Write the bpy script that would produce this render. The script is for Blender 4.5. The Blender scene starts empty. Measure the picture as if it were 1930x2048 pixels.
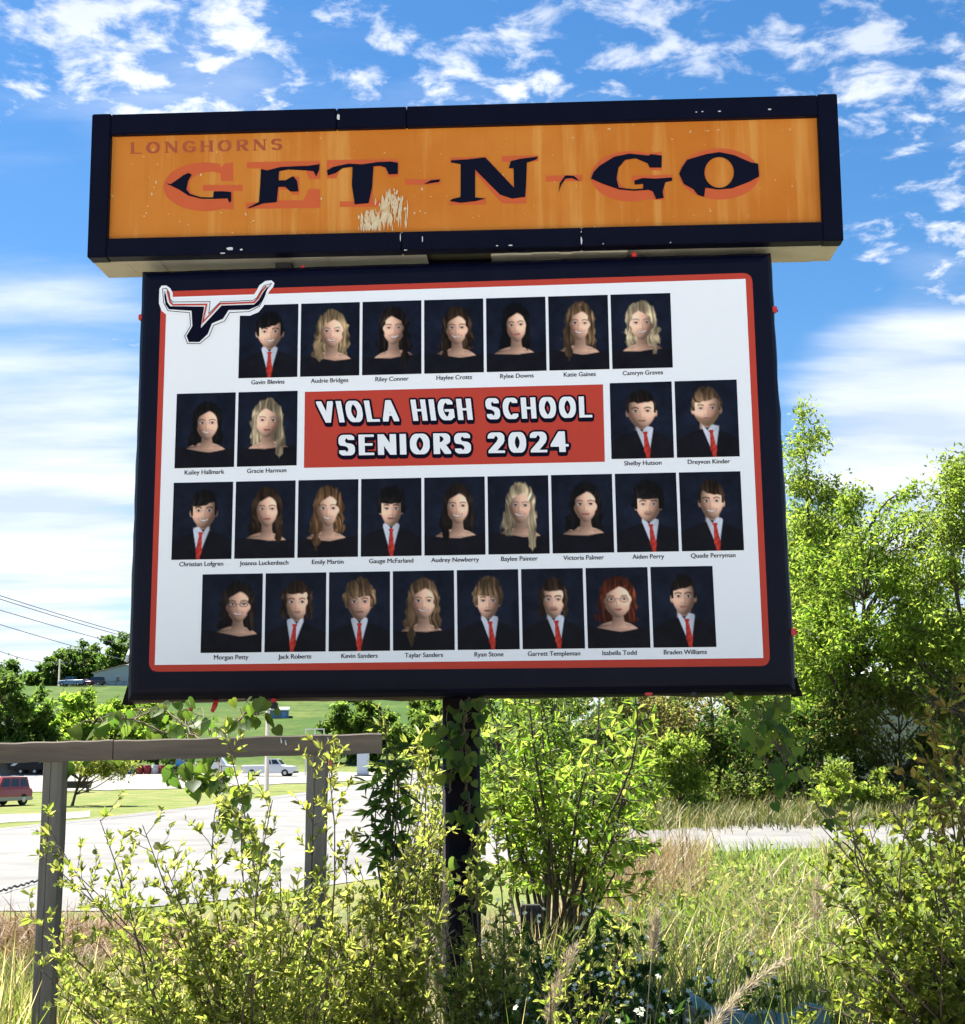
import bpy, math, random
import numpy as np
from mathutils import Vector, Matrix
from mathutils.geometry import tessellate_polygon

scene = bpy.context.scene
COL = scene.collection
rng = np.random.default_rng(11)
random.seed(11)
R = math.radians

# ------------------------------------------------------------------ camera
F, PITCH, ROLL = 1450.0, 0.163, -0.0057
EYE = np.array([0.0, 0.0, 1.6])
_f = np.array([0, math.cos(PITCH), math.sin(PITCH)])
_u0 = np.array([0, -math.sin(PITCH), math.cos(PITCH)])
_x0 = np.array([1.0, 0, 0])
_rt = math.cos(ROLL) * _x0 + math.sin(ROLL) * _u0
_up = -math.sin(ROLL) * _x0 + math.cos(ROLL) * _u0
cam_data = bpy.data.cameras.new('camera')
cam = bpy.data.objects.new('camera', cam_data)
COL.objects.link(cam)
cam.matrix_world = Matrix(((_rt[0], _up[0], -_f[0], EYE[0]), (_rt[1], _up[1], -_f[1], EYE[1]),
                           (_rt[2], _up[2], -_f[2], EYE[2]), (0, 0, 0, 1)))
cam_data.sensor_fit = 'HORIZONTAL'
cam_data.sensor_width = 36.0
cam_data.lens = F / 965 * 36.0
cam_data.clip_start = 0.05
cam_data.clip_end = 6000
scene.camera = cam

# ------------------------------------------------------------------ sky, sun, exposure
SUN_AZ, SUN_EL = -48.0, 60.0        # degrees left of straight ahead, height
world = bpy.data.worlds.new('World')
scene.world = world
world.use_nodes = True
nt = world.node_tree
nt.nodes.clear()


def N(tree, typ, **kw):
    n = tree.nodes.new(typ)
    for k, v in kw.items():
        if k.startswith('i_'):
            n.inputs[k[2:].replace('_', ' ')].default_value = v
        else:
            setattr(n, k, v)
    return n


def MATH(tree, op, a, b=None, c=None, clamp=False):
    n = tree.nodes.new('ShaderNodeMath')
    n.operation = op
    n.use_clamp = clamp
    for i, v in enumerate((a, b, c)):
        if v is None:
            continue
        if isinstance(v, (int, float)):
            n.inputs[i].default_value = v
        else:
            tree.links.new(v, n.inputs[i])
    return n.outputs[0]


def dir_of(px, py):
    """direction of a photograph pixel (1930 x 2048)"""
    px, py = px / 2, py / 2
    d = _rt * (px - 482.5) / F + _up * (512 - py) / F + _f
    return d / np.linalg.norm(d)


def build_sky():
    L = nt.links.new
    out = N(nt, 'ShaderNodeOutputWorld')
    bg = N(nt, 'ShaderNodeBackground')
    bg.inputs['Strength'].default_value = 0.11
    L(bg.outputs[0], out.inputs[0])
    sky = N(nt, 'ShaderNodeTexSky')
    sky.sky_type = 'NISHITA'
    sky.sun_disc = False
    sky.sun_elevation = R(SUN_EL)
    sky.sun_rotation = R(SUN_AZ)
    sky.air_density = 1.0
    sky.dust_density = 0.25
    sky.ozone_density = 3.0
    hs = N(nt, 'ShaderNodeHueSaturation')
    hs.inputs['Saturation'].default_value = 1.3
    hs.inputs['Value'].default_value = 0.41
    L(sky.outputs[0], hs.inputs['Color'])
    tc = N(nt, 'ShaderNodeTexCoord')
    sep = N(nt, 'ShaderNodeSeparateXYZ')
    L(tc.outputs['Generated'], sep.inputs[0])
    x, y, z = sep.outputs
    zz = MATH(nt, 'ADD', MATH(nt, 'MAXIMUM', z, 0.0), 0.11)
    cx = MATH(nt, 'DIVIDE', x, zz)
    cy = MATH(nt, 'DIVIDE', y, zz)
    com = N(nt, 'ShaderNodeCombineXYZ')
    L(cx, com.inputs[0])
    L(cy, com.inputs[1])
    puff = N(nt, 'ShaderNodeTexNoise')
    puff.inputs['Scale'].default_value = 13.0
    puff.inputs['Detail'].default_value = 9
    puff.inputs['Roughness'].default_value = 0.60
    puff.inputs['Distortion'].default_value = 0.25
    L(com.outputs[0], puff.inputs['Vector'])
    big = N(nt, 'ShaderNodeTexNoise')
    big.inputs['Scale'].default_value = 1.1
    big.inputs['Detail'].default_value = 2
    L(com.outputs[0], big.inputs['Vector'])
    # where the photograph's cloud banks stand: (pixel, half-width in degrees, weight)
    def blobs(spec):
        bias = None
        for px, py, wd, wt in spec:
            bias = one_blob(bias, px, py, wd, wt)
        return bias

    def one_blob(bias, px, py, wd, wt):
        d = dir_of(px, py)
        vm = N(nt, 'ShaderNodeVectorMath')
        vm.operation = 'DOT_PRODUCT'
        L(tc.outputs['Generated'], vm.inputs[0])
        vm.inputs[1].default_value = d
        mr = N(nt, 'ShaderNodeMapRange')
        mr.interpolation_type = 'SMOOTHSTEP'
        L(vm.outputs['Value'], mr.inputs['Value'])
        mr.inputs['From Min'].default_value = math.cos(R(wd))
        mr.inputs['From Max'].default_value = 1.0
        mr.inputs['To Min'].default_value = 0
        mr.inputs['To Max'].default_value = wt
        return mr.outputs[0] if bias is None else MATH(nt, 'ADD', bias, mr.outputs[0])

    bias = blobs(((330, 110, 6.5, 0.13), (60, 30, 5, 0.07), (900, 60, 6, 0.04), (1150, 130, 4, 0.05), (1660, 90, 4, 0.09), (1850, 130, 5, 0.09), (1400, 110, 4, 0.07), (1900, 480, 4, 0.07),
                  (110, 850, 7, -0.05), (1830, 850, 6, -0.02), (120, 420, 4.2, -0.20), (1450, 330, 5, -0.05), (1640, 620, 2.6, -0.18)))
    vbias = blobs(((90, 800, 7.5, 0.34), (20, 1080, 7, 0.30), (1850, 760, 6.0, 0.26), (1800, 900, 6.5, 0.30), (1930, 1050, 6, 0.2), (330, 110, 5, 0.10), (1650, 600, 3, -0.1)))
    dens = MATH(nt, 'ADD', puff.outputs['Fac'], MATH(nt, 'MULTIPLY', MATH(nt, 'SUBTRACT', big.outputs['Fac'], 0.5), 0.28))
    dens = MATH(nt, 'ADD', dens, bias)
    mr = N(nt, 'ShaderNodeMapRange')
    mr.interpolation_type = 'SMOOTHSTEP'
    L(dens, mr.inputs['Value'])
    mr.inputs['From Min'].default_value = 0.54
    mr.inputs['From Max'].default_value = 0.75
    # streaky veil low in the sky
    veil = N(nt, 'ShaderNodeTexNoise')
    veil.inputs['Scale'].default_value = 1.3
    veil.inputs['Detail'].default_value = 6
    veil.inputs['Roughness'].default_value = 0.55
    mp = N(nt, 'ShaderNodeMapping')
    mp.inputs['Scale'].default_value = (1.0, 2.4, 1)
    mp.inputs['Location'].default_value = (3.1, 1.7, 0)
    L(com.outputs[0], mp.inputs['Vector'])
    L(mp.outputs[0], veil.inputs['Vector'])
    low = N(nt, 'ShaderNodeMapRange')
    low.interpolation_type = 'SMOOTHSTEP'
    L(z, low.inputs['Value'])
    low.inputs['From Min'].default_value = 0.02
    low.inputs['From Max'].default_value = 0.26
    low.inputs['To Min'].default_value = 0.22
    low.inputs['To Max'].default_value = -0.12
    vd = MATH(nt, 'ADD', MATH(nt, 'ADD', veil.outputs['Fac'], low.outputs[0]), vbias)
    mv = N(nt, 'ShaderNodeMapRange')
    mv.interpolation_type = 'SMOOTHSTEP'
    L(vd, mv.inputs['Value'])
    mv.inputs['From Min'].default_value = 0.40
    mv.inputs['From Max'].default_value = 0.95
    mv.inputs['To Max'].default_value = 0.85
    cov = MATH(nt, 'MAXIMUM', mr.outputs[0], mv.outputs[0])
    # soft grey in the thick middle of the clouds
    ramp = N(nt, 'ShaderNodeMapRange')
    L(veil.outputs['Fac'], ramp.inputs['Value'])
    ramp.inputs['From Min'].default_value = 0.40
    ramp.inputs['From Max'].default_value = 0.62
    cc = N(nt, 'ShaderNodeMix')
    cc.data_type = 'RGBA'
    L(ramp.outputs[0], cc.inputs['Factor'])
    cc.inputs['A'].default_value = (2.05, 2.3, 2.8, 1)
    cc.inputs['B'].default_value = (3.0, 3.12, 3.35, 1)
    mix = N(nt, 'ShaderNodeMix')
    mix.data_type = 'RGBA'
    L(cov, mix.inputs['Factor'])
    L(hs.outputs[0], mix.inputs['A'])
    L(cc.outputs['Result'], mix.inputs['B'])
    L(mix.outputs['Result'], bg.inputs['Color'])


build_sky()
sun_data = bpy.data.lights.new('sun', 'SUN')
sun_data.energy = 5.0
sun_data.angle = R(0.53)
sun_data.color = (1.0, 0.95, 0.87)
sun = bpy.data.objects.new('sun', sun_data)
COL.objects.link(sun)
_sd = Vector((math.sin(R(SUN_AZ)) * math.cos(R(SUN_EL)), math.cos(R(SUN_AZ)) * math.cos(R(SUN_EL)), math.sin(R(SUN_EL))))
sun.rotation_euler = _sd.to_track_quat('Z', 'Y').to_euler()

vs = scene.view_settings
vs.view_transform = 'Standard'
vs.look = 'None'
vs.exposure = 1.82
vs.gamma = 1.0
vs.use_curve_mapping = False
world.cycles.sampling_method = 'MANUAL'
world.cycles.sample_map_resolution = 512
scene.render.engine = 'CYCLES'
cy_ = scene.cycles
cy_.use_denoising = True
cy_.max_bounces = 7
cy_.diffuse_bounces = 3
cy_.glossy_bounces = 3
cy_.transmission_bounces = 5
cy_.transparent_max_bounces = 6
cy_.use_adaptive_sampling = True
cy_.adaptive_threshold = 0.02
cy_.sample_clamp_indirect = 6.0

# ------------------------------------------------------------------ helpers
K = 1.03044                                   # overview zoom -> photograph pixels


def D(x, y):
    return (x * K, y * K)


def at(p, Y):
    """world point that a photograph pixel shows at distance Y ahead"""
    d = dir_of(*p)
    return EYE + d * (Y / d[1])


_ys = np.array([0, 11, 14, 18, 24, 42, 85, 116, 150, 168, 186, 230, 300, 318, 345, 420, 900, 2500])
_zl = np.array([0, 0, -.25, -.62, -.9, -1.3, -1.7, -1.6, -1.2, -.85, .2, 6.2, 15.2, 15.9, 16.2, 15.0, 12, 8.])
_zr = np.array([0, 0, 0, -.08, -.2, -.3, -.3, -.2, -.1, 0, .2, .8, 2, 2.2, 2.6, 4, 9, 8.])


def hgt(x, y):
    x, y = np.asarray(x, float), np.asarray(y, float)
    t = np.clip((x / np.maximum(y, 4.0) - 0.0) / 0.10, 0, 1)
    t = t * t * (3 - 2 * t)
    z = np.interp(y, _ys, _zl) * (1 - t) + np.interp(y, _ys, _zr) * t
    near = np.clip((16 - y) / 8, 0, 1)
    return z + near * (0.05 * np.sin(x * 1.7 + y * .8) + 0.04 * np.sin(x * .9 - y * 2.1))


_ts = 1.0 * 1.012 ** np.arange(0, 690)


def G(p):
    """ground point under a photograph pixel"""
    d = dir_of(*p)
    q = EYE + d * _ts[:, None]
    below = np.where(q[:, 2] < hgt(q[:, 0], q[:, 1]))[0]
    if not len(below):
        return EYE + d * 2400
    lo, hi = _ts[max(0, below[0] - 1)], _ts[below[0]]
    for _ in range(2):
        t = np.linspace(lo, hi, 40)
        q = EYE + d * t[:, None]
        b = np.where(q[:, 2] < hgt(q[:, 0], q[:, 1]))[0]
        k = max(1, b[0]) if len(b) else 39
        lo, hi = t[k - 1], t[k]
    return EYE + d * hi


def on_ground(x, y):
    return np.array([x, y, float(hgt(x, y))])


def mesh_arrays(name, verts, faces, mat=None, col=None, midx=None, smooth=False):
    """faces: int array (m,k) or list of lists"""
    me = bpy.data.meshes.new(name)
    verts = np.asarray(verts, np.float32)
    if isinstance(faces, np.ndarray):
        m, k = faces.shape
        me.vertices.add(len(verts))
        me.vertices.foreach_set('co', verts.ravel())
        me.loops.add(m * k)
        me.loops.foreach_set('vertex_index', faces.astype(np.int32).ravel())
        me.polygons.add(m)
        me.polygons.foreach_set('loop_start', np.arange(0, m * k, k, dtype=np.int32))
        me.update(calc_edges=True)
    else:
        me.from_pydata([tuple(v) for v in verts], [], [tuple(int(i) for i in f) for f in faces])
        me.update()
    for mm in (mat if isinstance(mat, (list, tuple)) else [mat]):
        if mm is not None:
            me.materials.append(mm)
    if midx is not None:
        me.polygons.foreach_set('material_index', np.asarray(midx, np.int32))
    if col is not None:
        a = me.color_attributes.new('Col', 'FLOAT_COLOR', 'POINT')
        c = np.ones((len(verts), 4), np.float32)
        c[:, :3] = col
        a.data.foreach_set('color', c.ravel())
    me.polygons.foreach_set('use_smooth', np.full(len(me.polygons), smooth))
    me.validate()
    return me


def link(name, me, parent=None, loc=None, mw=None):
    o = bpy.data.objects.new(name, me)
    COL.objects.link(o)
    if parent is not None:
        o.parent = parent
    if loc is not None:
        o.location = loc
    if mw is not None:
        o.matrix_local = mw
    return o


def tag(o, label, cat, group=None):
    o['label'] = label
    o['category'] = cat
    if group:
        o['group'] = group
    return o


def thing(name, label, cat, loc=(0, 0, 0), rz=0.0, group=None):
    o = bpy.data.objects.new(name, None)
    COL.objects.link(o)
    o.empty_display_size = 0.2
    o.location = [float(v) for v in loc]
    o.rotation_euler = (0, 0, rz)
    return tag(o, label, cat, group)


class MB:
    """collects shapes into one mesh"""

    def __init__(s):
        s.v, s.f, s.m = [], [], []

    def add(s, v, f, m=0):
        o = len(s.v)
        s.v += [tuple(float(c) for c in p) for p in v]
        s.f += [tuple(int(i) + o for i in q) for q in f]
        s.m += [m] * len(f)
        return s

    def box(s, x0, x1, y0, y1, z0, z1, m=0, bev=0.0):
        if bev <= 0:
            v = [(x0, y0, z0), (x1, y0, z0), (x1, y1, z0), (x0, y1, z0), (x0, y0, z1), (x1, y0, z1), (x1, y1, z1), (x0, y1, z1)]
            f = [(0, 3, 2, 1), (4, 5, 6, 7), (0, 1, 5, 4), (1, 2, 6, 5), (2, 3, 7, 6), (3, 0, 4, 7)]
            return s.add(v, f, m)
        import bmesh
        bm = bmesh.new()
        bmesh.ops.create_cube(bm, size=1)
        for w in bm.verts:
            w.co = Vector(((x0 + x1) / 2 + w.co.x * (x1 - x0), (y0 + y1) / 2 + w.co.y * (y1 - y0), (z0 + z1) / 2 + w.co.z * (z1 - z0)))
        bmesh.ops.bevel(bm, geom=list(bm.edges), offset=bev, segments=2, affect='EDGES')
        bm.verts.index_update()
        s.add([w.co for w in bm.verts], [[w.index for w in q.verts] for q in bm.faces], m)
        bm.free()
        return s

    def prism(s, poly, ax, a0, a1, m=0):
        """2D outline swept along axis ax ('x': outline in yz, 'y': outline in xz, 'z': outline in xy)"""
        n = len(poly)

        def P(p, a):
            return (a, p[0], p[1]) if ax == 'x' else (p[0], a, p[1]) if ax == 'y' else (p[0], p[1], a)
        v = [P(p, a0) for p in poly] + [P(p, a1) for p in poly]
        f = [tuple(range(n))[::-1], tuple(range(n, 2 * n))] + [(i, (i + 1) % n, n + (i + 1) % n, n + i) for i in range(n)]
        return s.add(v, f, m)

    def tube(s, pts, rad, k=6, m=0, cap=True):
        v, f = tube_arrays(pts, rad, k)
        f = [tuple(q) for q in f]
        if cap:
            n = len(pts)
            f += [tuple(range(k))[::-1], tuple(range((n - 1) * k, n * k))]
        return s.add(v, f, m)

    def lathe(s, prof, c=(0, 0, 0), ax='z', k=16, m=0):
        v, f = [], []
        for (r, h) in prof:
            for i in range(k):
                a = 2 * math.pi * i / k
                p = (r * math.cos(a), r * math.sin(a), h)
                if ax == 'y':
                    p = (p[0], p[2], p[1])
                elif ax == 'x':
                    p = (p[2], p[0], p[1])
                v.append((p[0] + c[0], p[1] + c[1], p[2] + c[2]))
        for j in range(len(prof) - 1):
            for i in range(k):
                f.append((j * k + i, j * k + (i + 1) % k, (j + 1) * k + (i + 1) % k, (j + 1) * k + i))
        f += [tuple(range(k)), tuple(range((len(prof) - 1) * k, len(prof) * k))]
        return s.add(v, f, m)

    def mesh(s, name, mats, smooth=False):
        me = mesh_arrays(name, s.v, s.f, mats, midx=s.m, smooth=smooth)
        return me

    def obj(s, name, mats, parent=None, smooth=False, loc=None):
        return link(name, s.mesh(name, mats, smooth), parent, loc)


def tube_arrays(pts, rad, k=6):
    pts = np.asarray(pts, float)
    n = len(pts)
    rad = np.broadcast_to(np.asarray(rad, float), (n,))
    t = np.gradient(pts, axis=0)
    t /= np.linalg.norm(t, axis=1)[:, None] + 1e-9
    ref = np.array([0.31, 0.95, 0.1]) if abs(t[0][2]) > .7 else np.array([0.05, 0.1, 1.0])
    a = np.cross(t, ref)
    a /= np.linalg.norm(a, axis=1)[:, None] + 1e-9
    b = np.cross(t, a)
    ang = np.arange(k) * 2 * math.pi / k
    v = pts[:, None] + rad[:, None, None] * (np.cos(ang)[None, :, None] * a[:, None] + np.sin(ang)[None, :, None] * b[:, None])
    i = np.arange(k)
    f = []
    for j in range(n - 1):
        f.append(np.stack([j * k + i, j * k + (i + 1) % k, (j + 1) * k + (i + 1) % k, (j + 1) * k + i], 1))
    return v.reshape(-1, 3), np.concatenate(f)


class Tubes:
    """many thin tubes in one mesh, all quads"""

    def __init__(s):
        s.v, s.f, s.n = [], [], 0

    def add(s, pts, rad, k=5):
        v, f = tube_arrays(pts, rad, k)
        s.v.append(v)
        s.f.append(f + s.n)
        s.n += len(v)

    def obj(s, name, mat, parent=None):
        return link(name, mesh_arrays(name, np.concatenate(s.v), np.concatenate(s.f), mat, smooth=True), parent)


# ------------------------------------------------------------------ materials
def material(name, color, rough=0.7, metal=0.0, spec=0.5, var=0.0, var_scale=8.0, var_color=None, bump=0.0, bump_scale=40.0,
             stretch=(1, 1, 1), coat=0.0, detail=5):
    m = bpy.data.materials.new(name)
    m.use_nodes = True
    t = m.node_tree
    b = t.nodes['Principled BSDF']
    b.inputs['Base Color'].default_value = (*color, 1)
    b.inputs['Roughness'].default_value = rough
    b.inputs['Metallic'].default_value = metal
    b.inputs['Specular IOR Level'].default_value = spec
    b.inputs['Coat Weight'].default_value = coat
    if var or bump:
        tc = t.nodes.new('ShaderNodeTexCoord')
        mp = t.nodes.new('ShaderNodeMapping')
        mp.inputs['Scale'].default_value = stretch
        t.links.new(tc.outputs['Object'], mp.inputs['Vector'])
    if var:
        nz = N(t, 'ShaderNodeTexNoise')
        nz.inputs['Scale'].default_value = var_scale
        nz.inputs['Detail'].default_value = detail
        nz.inputs['Roughness'].default_value = 0.65
        t.links.new(mp.outputs[0], nz.inputs['Vector'])
        mr = N(t, 'ShaderNodeMapRange')
        mr.inputs['From Min'].default_value = 0.33
        mr.inputs['From Max'].default_value = 0.67
        mr.inputs['To Max'].default_value = var
        t.links.new(nz.outputs['Fac'], mr.inputs['Value'])
        mx = N(t, 'ShaderNodeMix')
        mx.data_type = 'RGBA'
        mx.inputs['A'].default_value = (*color, 1)
        mx.inputs['B'].default_value = (*(var_color or [c * .45 for c in color]), 1)
        t.links.new(mr.outputs[0], mx.inputs['Factor'])
        t.links.new(mx.outputs['Result'], b.inputs['Base Color'])
    if bump:
        nb = N(t, 'ShaderNodeTexNoise')
        nb.inputs['Scale'].default_value = bump_scale
        nb.inputs['Detail'].default_value = 6
        t.links.new(mp.outputs[0], nb.inputs['Vector'])
        bp = N(t, 'ShaderNodeBump')
        bp.inputs['Strength'].default_value = min(1.0, bump)
        bp.inputs['Distance'].default_value = 0.02
        t.links.new(nb.outputs['Fac'], bp.inputs['Height'])
        t.links.new(bp.outputs[0], b.inputs['Normal'])
    return m


def print_material(name, rough=0.45):
    m = bpy.data.materials.new(name)
    m.use_nodes = True
    t = m.node_tree
    b = t.nodes['Principled BSDF']
    b.inputs['Roughness'].default_value = rough
    b.inputs['Specular IOR Level'].default_value = 0.08
    a = N(t, 'ShaderNodeVertexColor')
    a.layer_name = 'Col'
    t.links.new(a.outputs[0], b.inputs['Base Color'])
    return m


def leaf_material(name, trans=0.5, rough=0.5, gain=1.35, spec=0.3):
    """thin leaf: reflects its colour, lets yellower light through"""
    m = bpy.data.materials.new(name)
    m.use_nodes = True
    t = m.node_tree
    b = t.nodes['Principled BSDF']
    out = t.nodes['Material Output']
    b.inputs['Roughness'].default_value = rough
    b.inputs['Specular IOR Level'].default_value = spec
    a = N(t, 'ShaderNodeVertexColor')
    a.layer_name = 'Col'
    t.links.new(a.outputs[0], b.inputs['Base Color'])
    tr = N(t, 'ShaderNodeBsdfTranslucent')
    g = N(t, 'ShaderNodeMix')
    g.data_type = 'RGBA'
    g.blend_type = 'MULTIPLY'
    g.inputs['Factor'].default_value = 1.0
    t.links.new(a.outputs[0], g.inputs['A'])
    g.inputs['B'].default_value = (gain * 1.06, gain * 1.02, gain * 0.72, 1)
    t.links.new(g.outputs['Result'], tr.inputs['Color'])
    mx = N(t, 'ShaderNodeMixShader')
    mx.inputs[0].default_value = trans
    t.links.new(b.outputs[0], mx.inputs[1])
    t.links.new(tr.outputs[0], mx.inputs[2])
    t.links.new(mx.outputs[0], out.inputs['Surface'])
    return m


M = {}
M['leaf'] = leaf_material('leaf', trans=.58, gain=2.3)
M['far_leaf'] = leaf_material('far_leaf', trans=0.57, gain=2.4, spec=0.15)
M['straw'] = leaf_material('straw', trans=0.3, gain=1.0, spec=0.2)
M['bark'] = material('bark', (0.085, 0.065, 0.048), 0.9, var=.6, var_scale=14, bump=.6, bump_scale=50, stretch=(1, 1, .3))
M['twig'] = material('twig', (0.075, 0.055, 0.035), 0.8, var=.5, var_scale=30)
M['vine_stem'] = material('vine_stem', (0.14, 0.10, 0.06), 0.8, var=.5, var_scale=30)
M['navy_metal'] = material('navy_metal', (0.0018, 0.0021, 0.0095), 0.5, spec=.10, var=.35, var_scale=5, var_color=(.005, .006, .020), bump=.08, bump_scale=8)
M['black_metal'] = material('black_metal', (0.010, 0.010, 0.014), 0.5, var=.4, var_scale=9, var_color=(.03, .022, .018), bump=.1, bump_scale=20)
M['black'] = material('black', (0.008, 0.008, 0.009), 0.6)
M['soffit'] = material('soffit', (0.46, 0.43, 0.35), 0.55, var=.6, var_scale=2.2, var_color=(.24, .21, .15), bump=.15, bump_scale=6)
M['white_paint'] = material('white_paint', (0.75, 0.75, 0.73), 0.45, var=.25, var_scale=7, var_color=(.5, .5, .47))
M['chip'] = material('chip', (0.6, 0.6, 0.58), 0.6)
M['wood'] = material('wood', (0.20, 0.19, 0.165), 0.85, var=.8, var_scale=9, var_color=(.055, .052, .042), bump=.5, bump_scale=26, stretch=(1, 1, .08))
M['rail_wood'] = material('rail_wood', (0.16, 0.128, 0.094), 0.85, var=1.0, var_scale=7, var_color=(.035, .028, .02), bump=.5, bump_scale=26, stretch=(.08, 1, 1))
M['banner'] = material('banner', (0.0019, 0.0024, 0.0105), 0.45, spec=.12, var=.4, var_scale=3, var_color=(.006, .007, .02), bump=.35, bump_scale=3.2, stretch=(1, 1, .6))
M['banner_edge'] = material('banner_edge', (0.004, 0.0045, 0.007), 0.5, spec=.2, bump=.6, bump_scale=5, stretch=(1, 1, .5))
M['print_red'] = material('print_red', (0.50, 0.055, 0.035), 0.5, spec=.1)
M['print_white'] = material('print_white', (0.86, 0.88, 0.90), 0.3, spec=.32, bump=.75, bump_scale=1.7, stretch=(1, 1, .5))
M['print_navy'] = material('print_navy', (0.003, 0.003, 0.013), 0.5, spec=.06)
M['text_white'] = material('text_white', (0.82, 0.84, 0.86), 0.5, spec=.1)
M['portrait'] = print_material('portrait')
M['ghost'] = material('ghost', (0.58, 0.095, 0.012), 0.5, var=.4, var_scale=6, var_color=(.5, .08, .012))
M['ghost_small'] = material('ghost_small', (0.36, 0.062, 0.014), 0.5, var=.4, var_scale=9, var_color=(.44, .11, .02))
M['vinyl'] = material('vinyl', (0.0025, 0.003, 0.012), 0.45, spec=.12)
M['cream'] = material('cream', (0.70, 0.60, 0.40), 0.6, var=.7, var_scale=30, var_color=(.55, .32, .10))
M['red_strap'] = material('red_strap', (0.55, 0.025, 0.02), 0.5)
M['asphalt'] = material('asphalt', (0.05, 0.05, 0.05), 0.9)
M['steel'] = material('steel', (0.45, 0.46, 0.47), 0.4, metal=.8)
M['glass'] = material('glass', (0.02, 0.025, 0.03), 0.08, spec=.8)
M['tyre'] = material('tyre', (0.015, 0.015, 0.016), 0.85)
M['rim'] = material('rim', (0.5, 0.5, 0.5), 0.35, metal=.7)
# ------------------------------------------------------------------ ground
def ground_material():
    m = bpy.data.materials.new('ground')
    m.use_nodes = True
    t = m.node_tree
    L = t.links.new
    b = t.nodes['Principled BSDF']
    b.inputs['Roughness'].default_value = 0.95
    b.inputs['Specular IOR Level'].default_value = 0.15
    tc = t.nodes.new('ShaderNodeTexCoord')
    sep = N(t, 'ShaderNodeSeparateXYZ')
    L(tc.outputs['Object'], sep.inputs[0])

    def noise(sc, det=6, stretch=None):
        n = N(t, 'ShaderNodeTexNoise')
        n.inputs['Scale'].default_value = sc
        n.inputs['Detail'].default_value = det
        n.inputs['Roughness'].default_value = 0.65
        L(tc.outputs['Object'], n.inputs['Vector'])
        return n.outputs['Fac']

    def rng_(v, a, b_, lo=0.0, hi=1.0):
        n = N(t, 'ShaderNodeMapRange')
        n.interpolation_type = 'SMOOTHSTEP'
        L(v, n.inputs['Value'])
        n.inputs['From Min'].default_value = a
        n.inputs['From Max'].default_value = b_
        n.inputs['To Min'].default_value = lo
        n.inputs['To Max'].default_value = hi
        return n.outputs[0]

    def mix(f, a, b_):
        n = N(t, 'ShaderNodeMix')
        n.data_type = 'RGBA'
        L(f, n.inputs['Factor'])
        for k, v in (('A', a), ('B', b_)):
            if isinstance(v, tuple):
                n.inputs[k].default_value = (*v, 1)
            else:
                L(v, n.inputs[k])
        return n.outputs['Result']
    lawn = mix(rng_(noise(0.5), .38, .66), (0.115, 0.16, 0.035), (0.21, 0.20, 0.075))
    lawn = mix(rng_(noise(6), .45, .7, 0, .55), lawn, (0.07, 0.10, 0.022))
    weed = mix(rng_(noise(1.3), .40, .62), (0.20, 0.155, 0.095), (0.075, 0.085, 0.03))
    weed = mix(rng_(noise(22), .42, .62, 0, .7), weed, (0.30, 0.25, 0.16))
    hill = mix(rng_(noise(.035), .40, .62), (0.04, 0.085, 0.012), (0.095, 0.125, 0.026))
    hill = mix(rng_(noise(.35), .42, .62, 0, .8), hill, (0.035, 0.07, 0.01))
    c = mix(rng_(sep.outputs[1], 17, 26), weed, lawn)
    c = mix(rng_(sep.outputs[1], 166, 190), c, hill)
    L(c, b.inputs['Base Color'])
    bp = N(t, 'ShaderNodeBump')
    bp.inputs['Strength'].default_value = 0.9
    bp.inputs['Distance'].default_value = 0.08
    L(noise(9, 8), bp.inputs['Height'])
    L(bp.outputs[0], b.inputs['Normal'])
    return m


def build_ground():
    ys = np.concatenate([np.linspace(-60, -15, 12), np.linspace(-14, 24, 96), np.geomspace(24.5, 2400, 110)])
    xs = np.concatenate([-np.geomspace(1500, 18, 44), np.linspace(-17.5, 17.5, 72), np.geomspace(18, 1500, 44)])
    X, Y = np.meshgrid(xs, ys)
    Z = hgt(X, Y)
    v = np.stack([X, Y, Z], -1).reshape(-1, 3)
    nx, ny = len(xs), len(ys)
    i, j = np.meshgrid(np.arange(nx - 1), np.arange(ny - 1))
    a = (j * nx + i).ravel()
    f = np.stack([a, a + 1, a + nx + 1, a + nx], 1)
    o = link('ground', mesh_arrays('ground', v, f, ground_material(), smooth=True))
    o['kind'] = 'structure'


build_ground()


def strip(name, cols, mat, lift, rows=16, label=None):
    """sheet that lies on the ground between a near and a far edge: cols = [(pixel x, near y, far y)]"""
    cols = np.array(cols, float)
    n = 64
    px = np.linspace(cols[0, 0], cols[-1, 0], n)
    ny_ = np.interp(px, cols[:, 0], cols[:, 1])
    fy = np.interp(px, cols[:, 0], cols[:, 2])
    wob = np.cumsum(rng.normal(0, .5, n))
    wob -= np.linspace(wob[0], wob[-1], n)
    v = []
    for k in range(n):
        for r in range(rows + 1):
            q = G((px[k], (ny_[k] + wob[k]) + (fy[k] - ny_[k]) * r / rows))
            v.append((q[0], q[1], float(hgt(q[0], q[1])) + lift))
    f = [(k * (rows + 1) + r, (k + 1) * (rows + 1) + r, (k + 1) * (rows + 1) + r + 1, k * (rows + 1) + r + 1) for k in range(n - 1) for r in range(rows)]
    o = link(name, mesh_arrays(name, v, np.array(f), mat, smooth=True))
    o['kind'] = 'structure'
    return o


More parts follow.
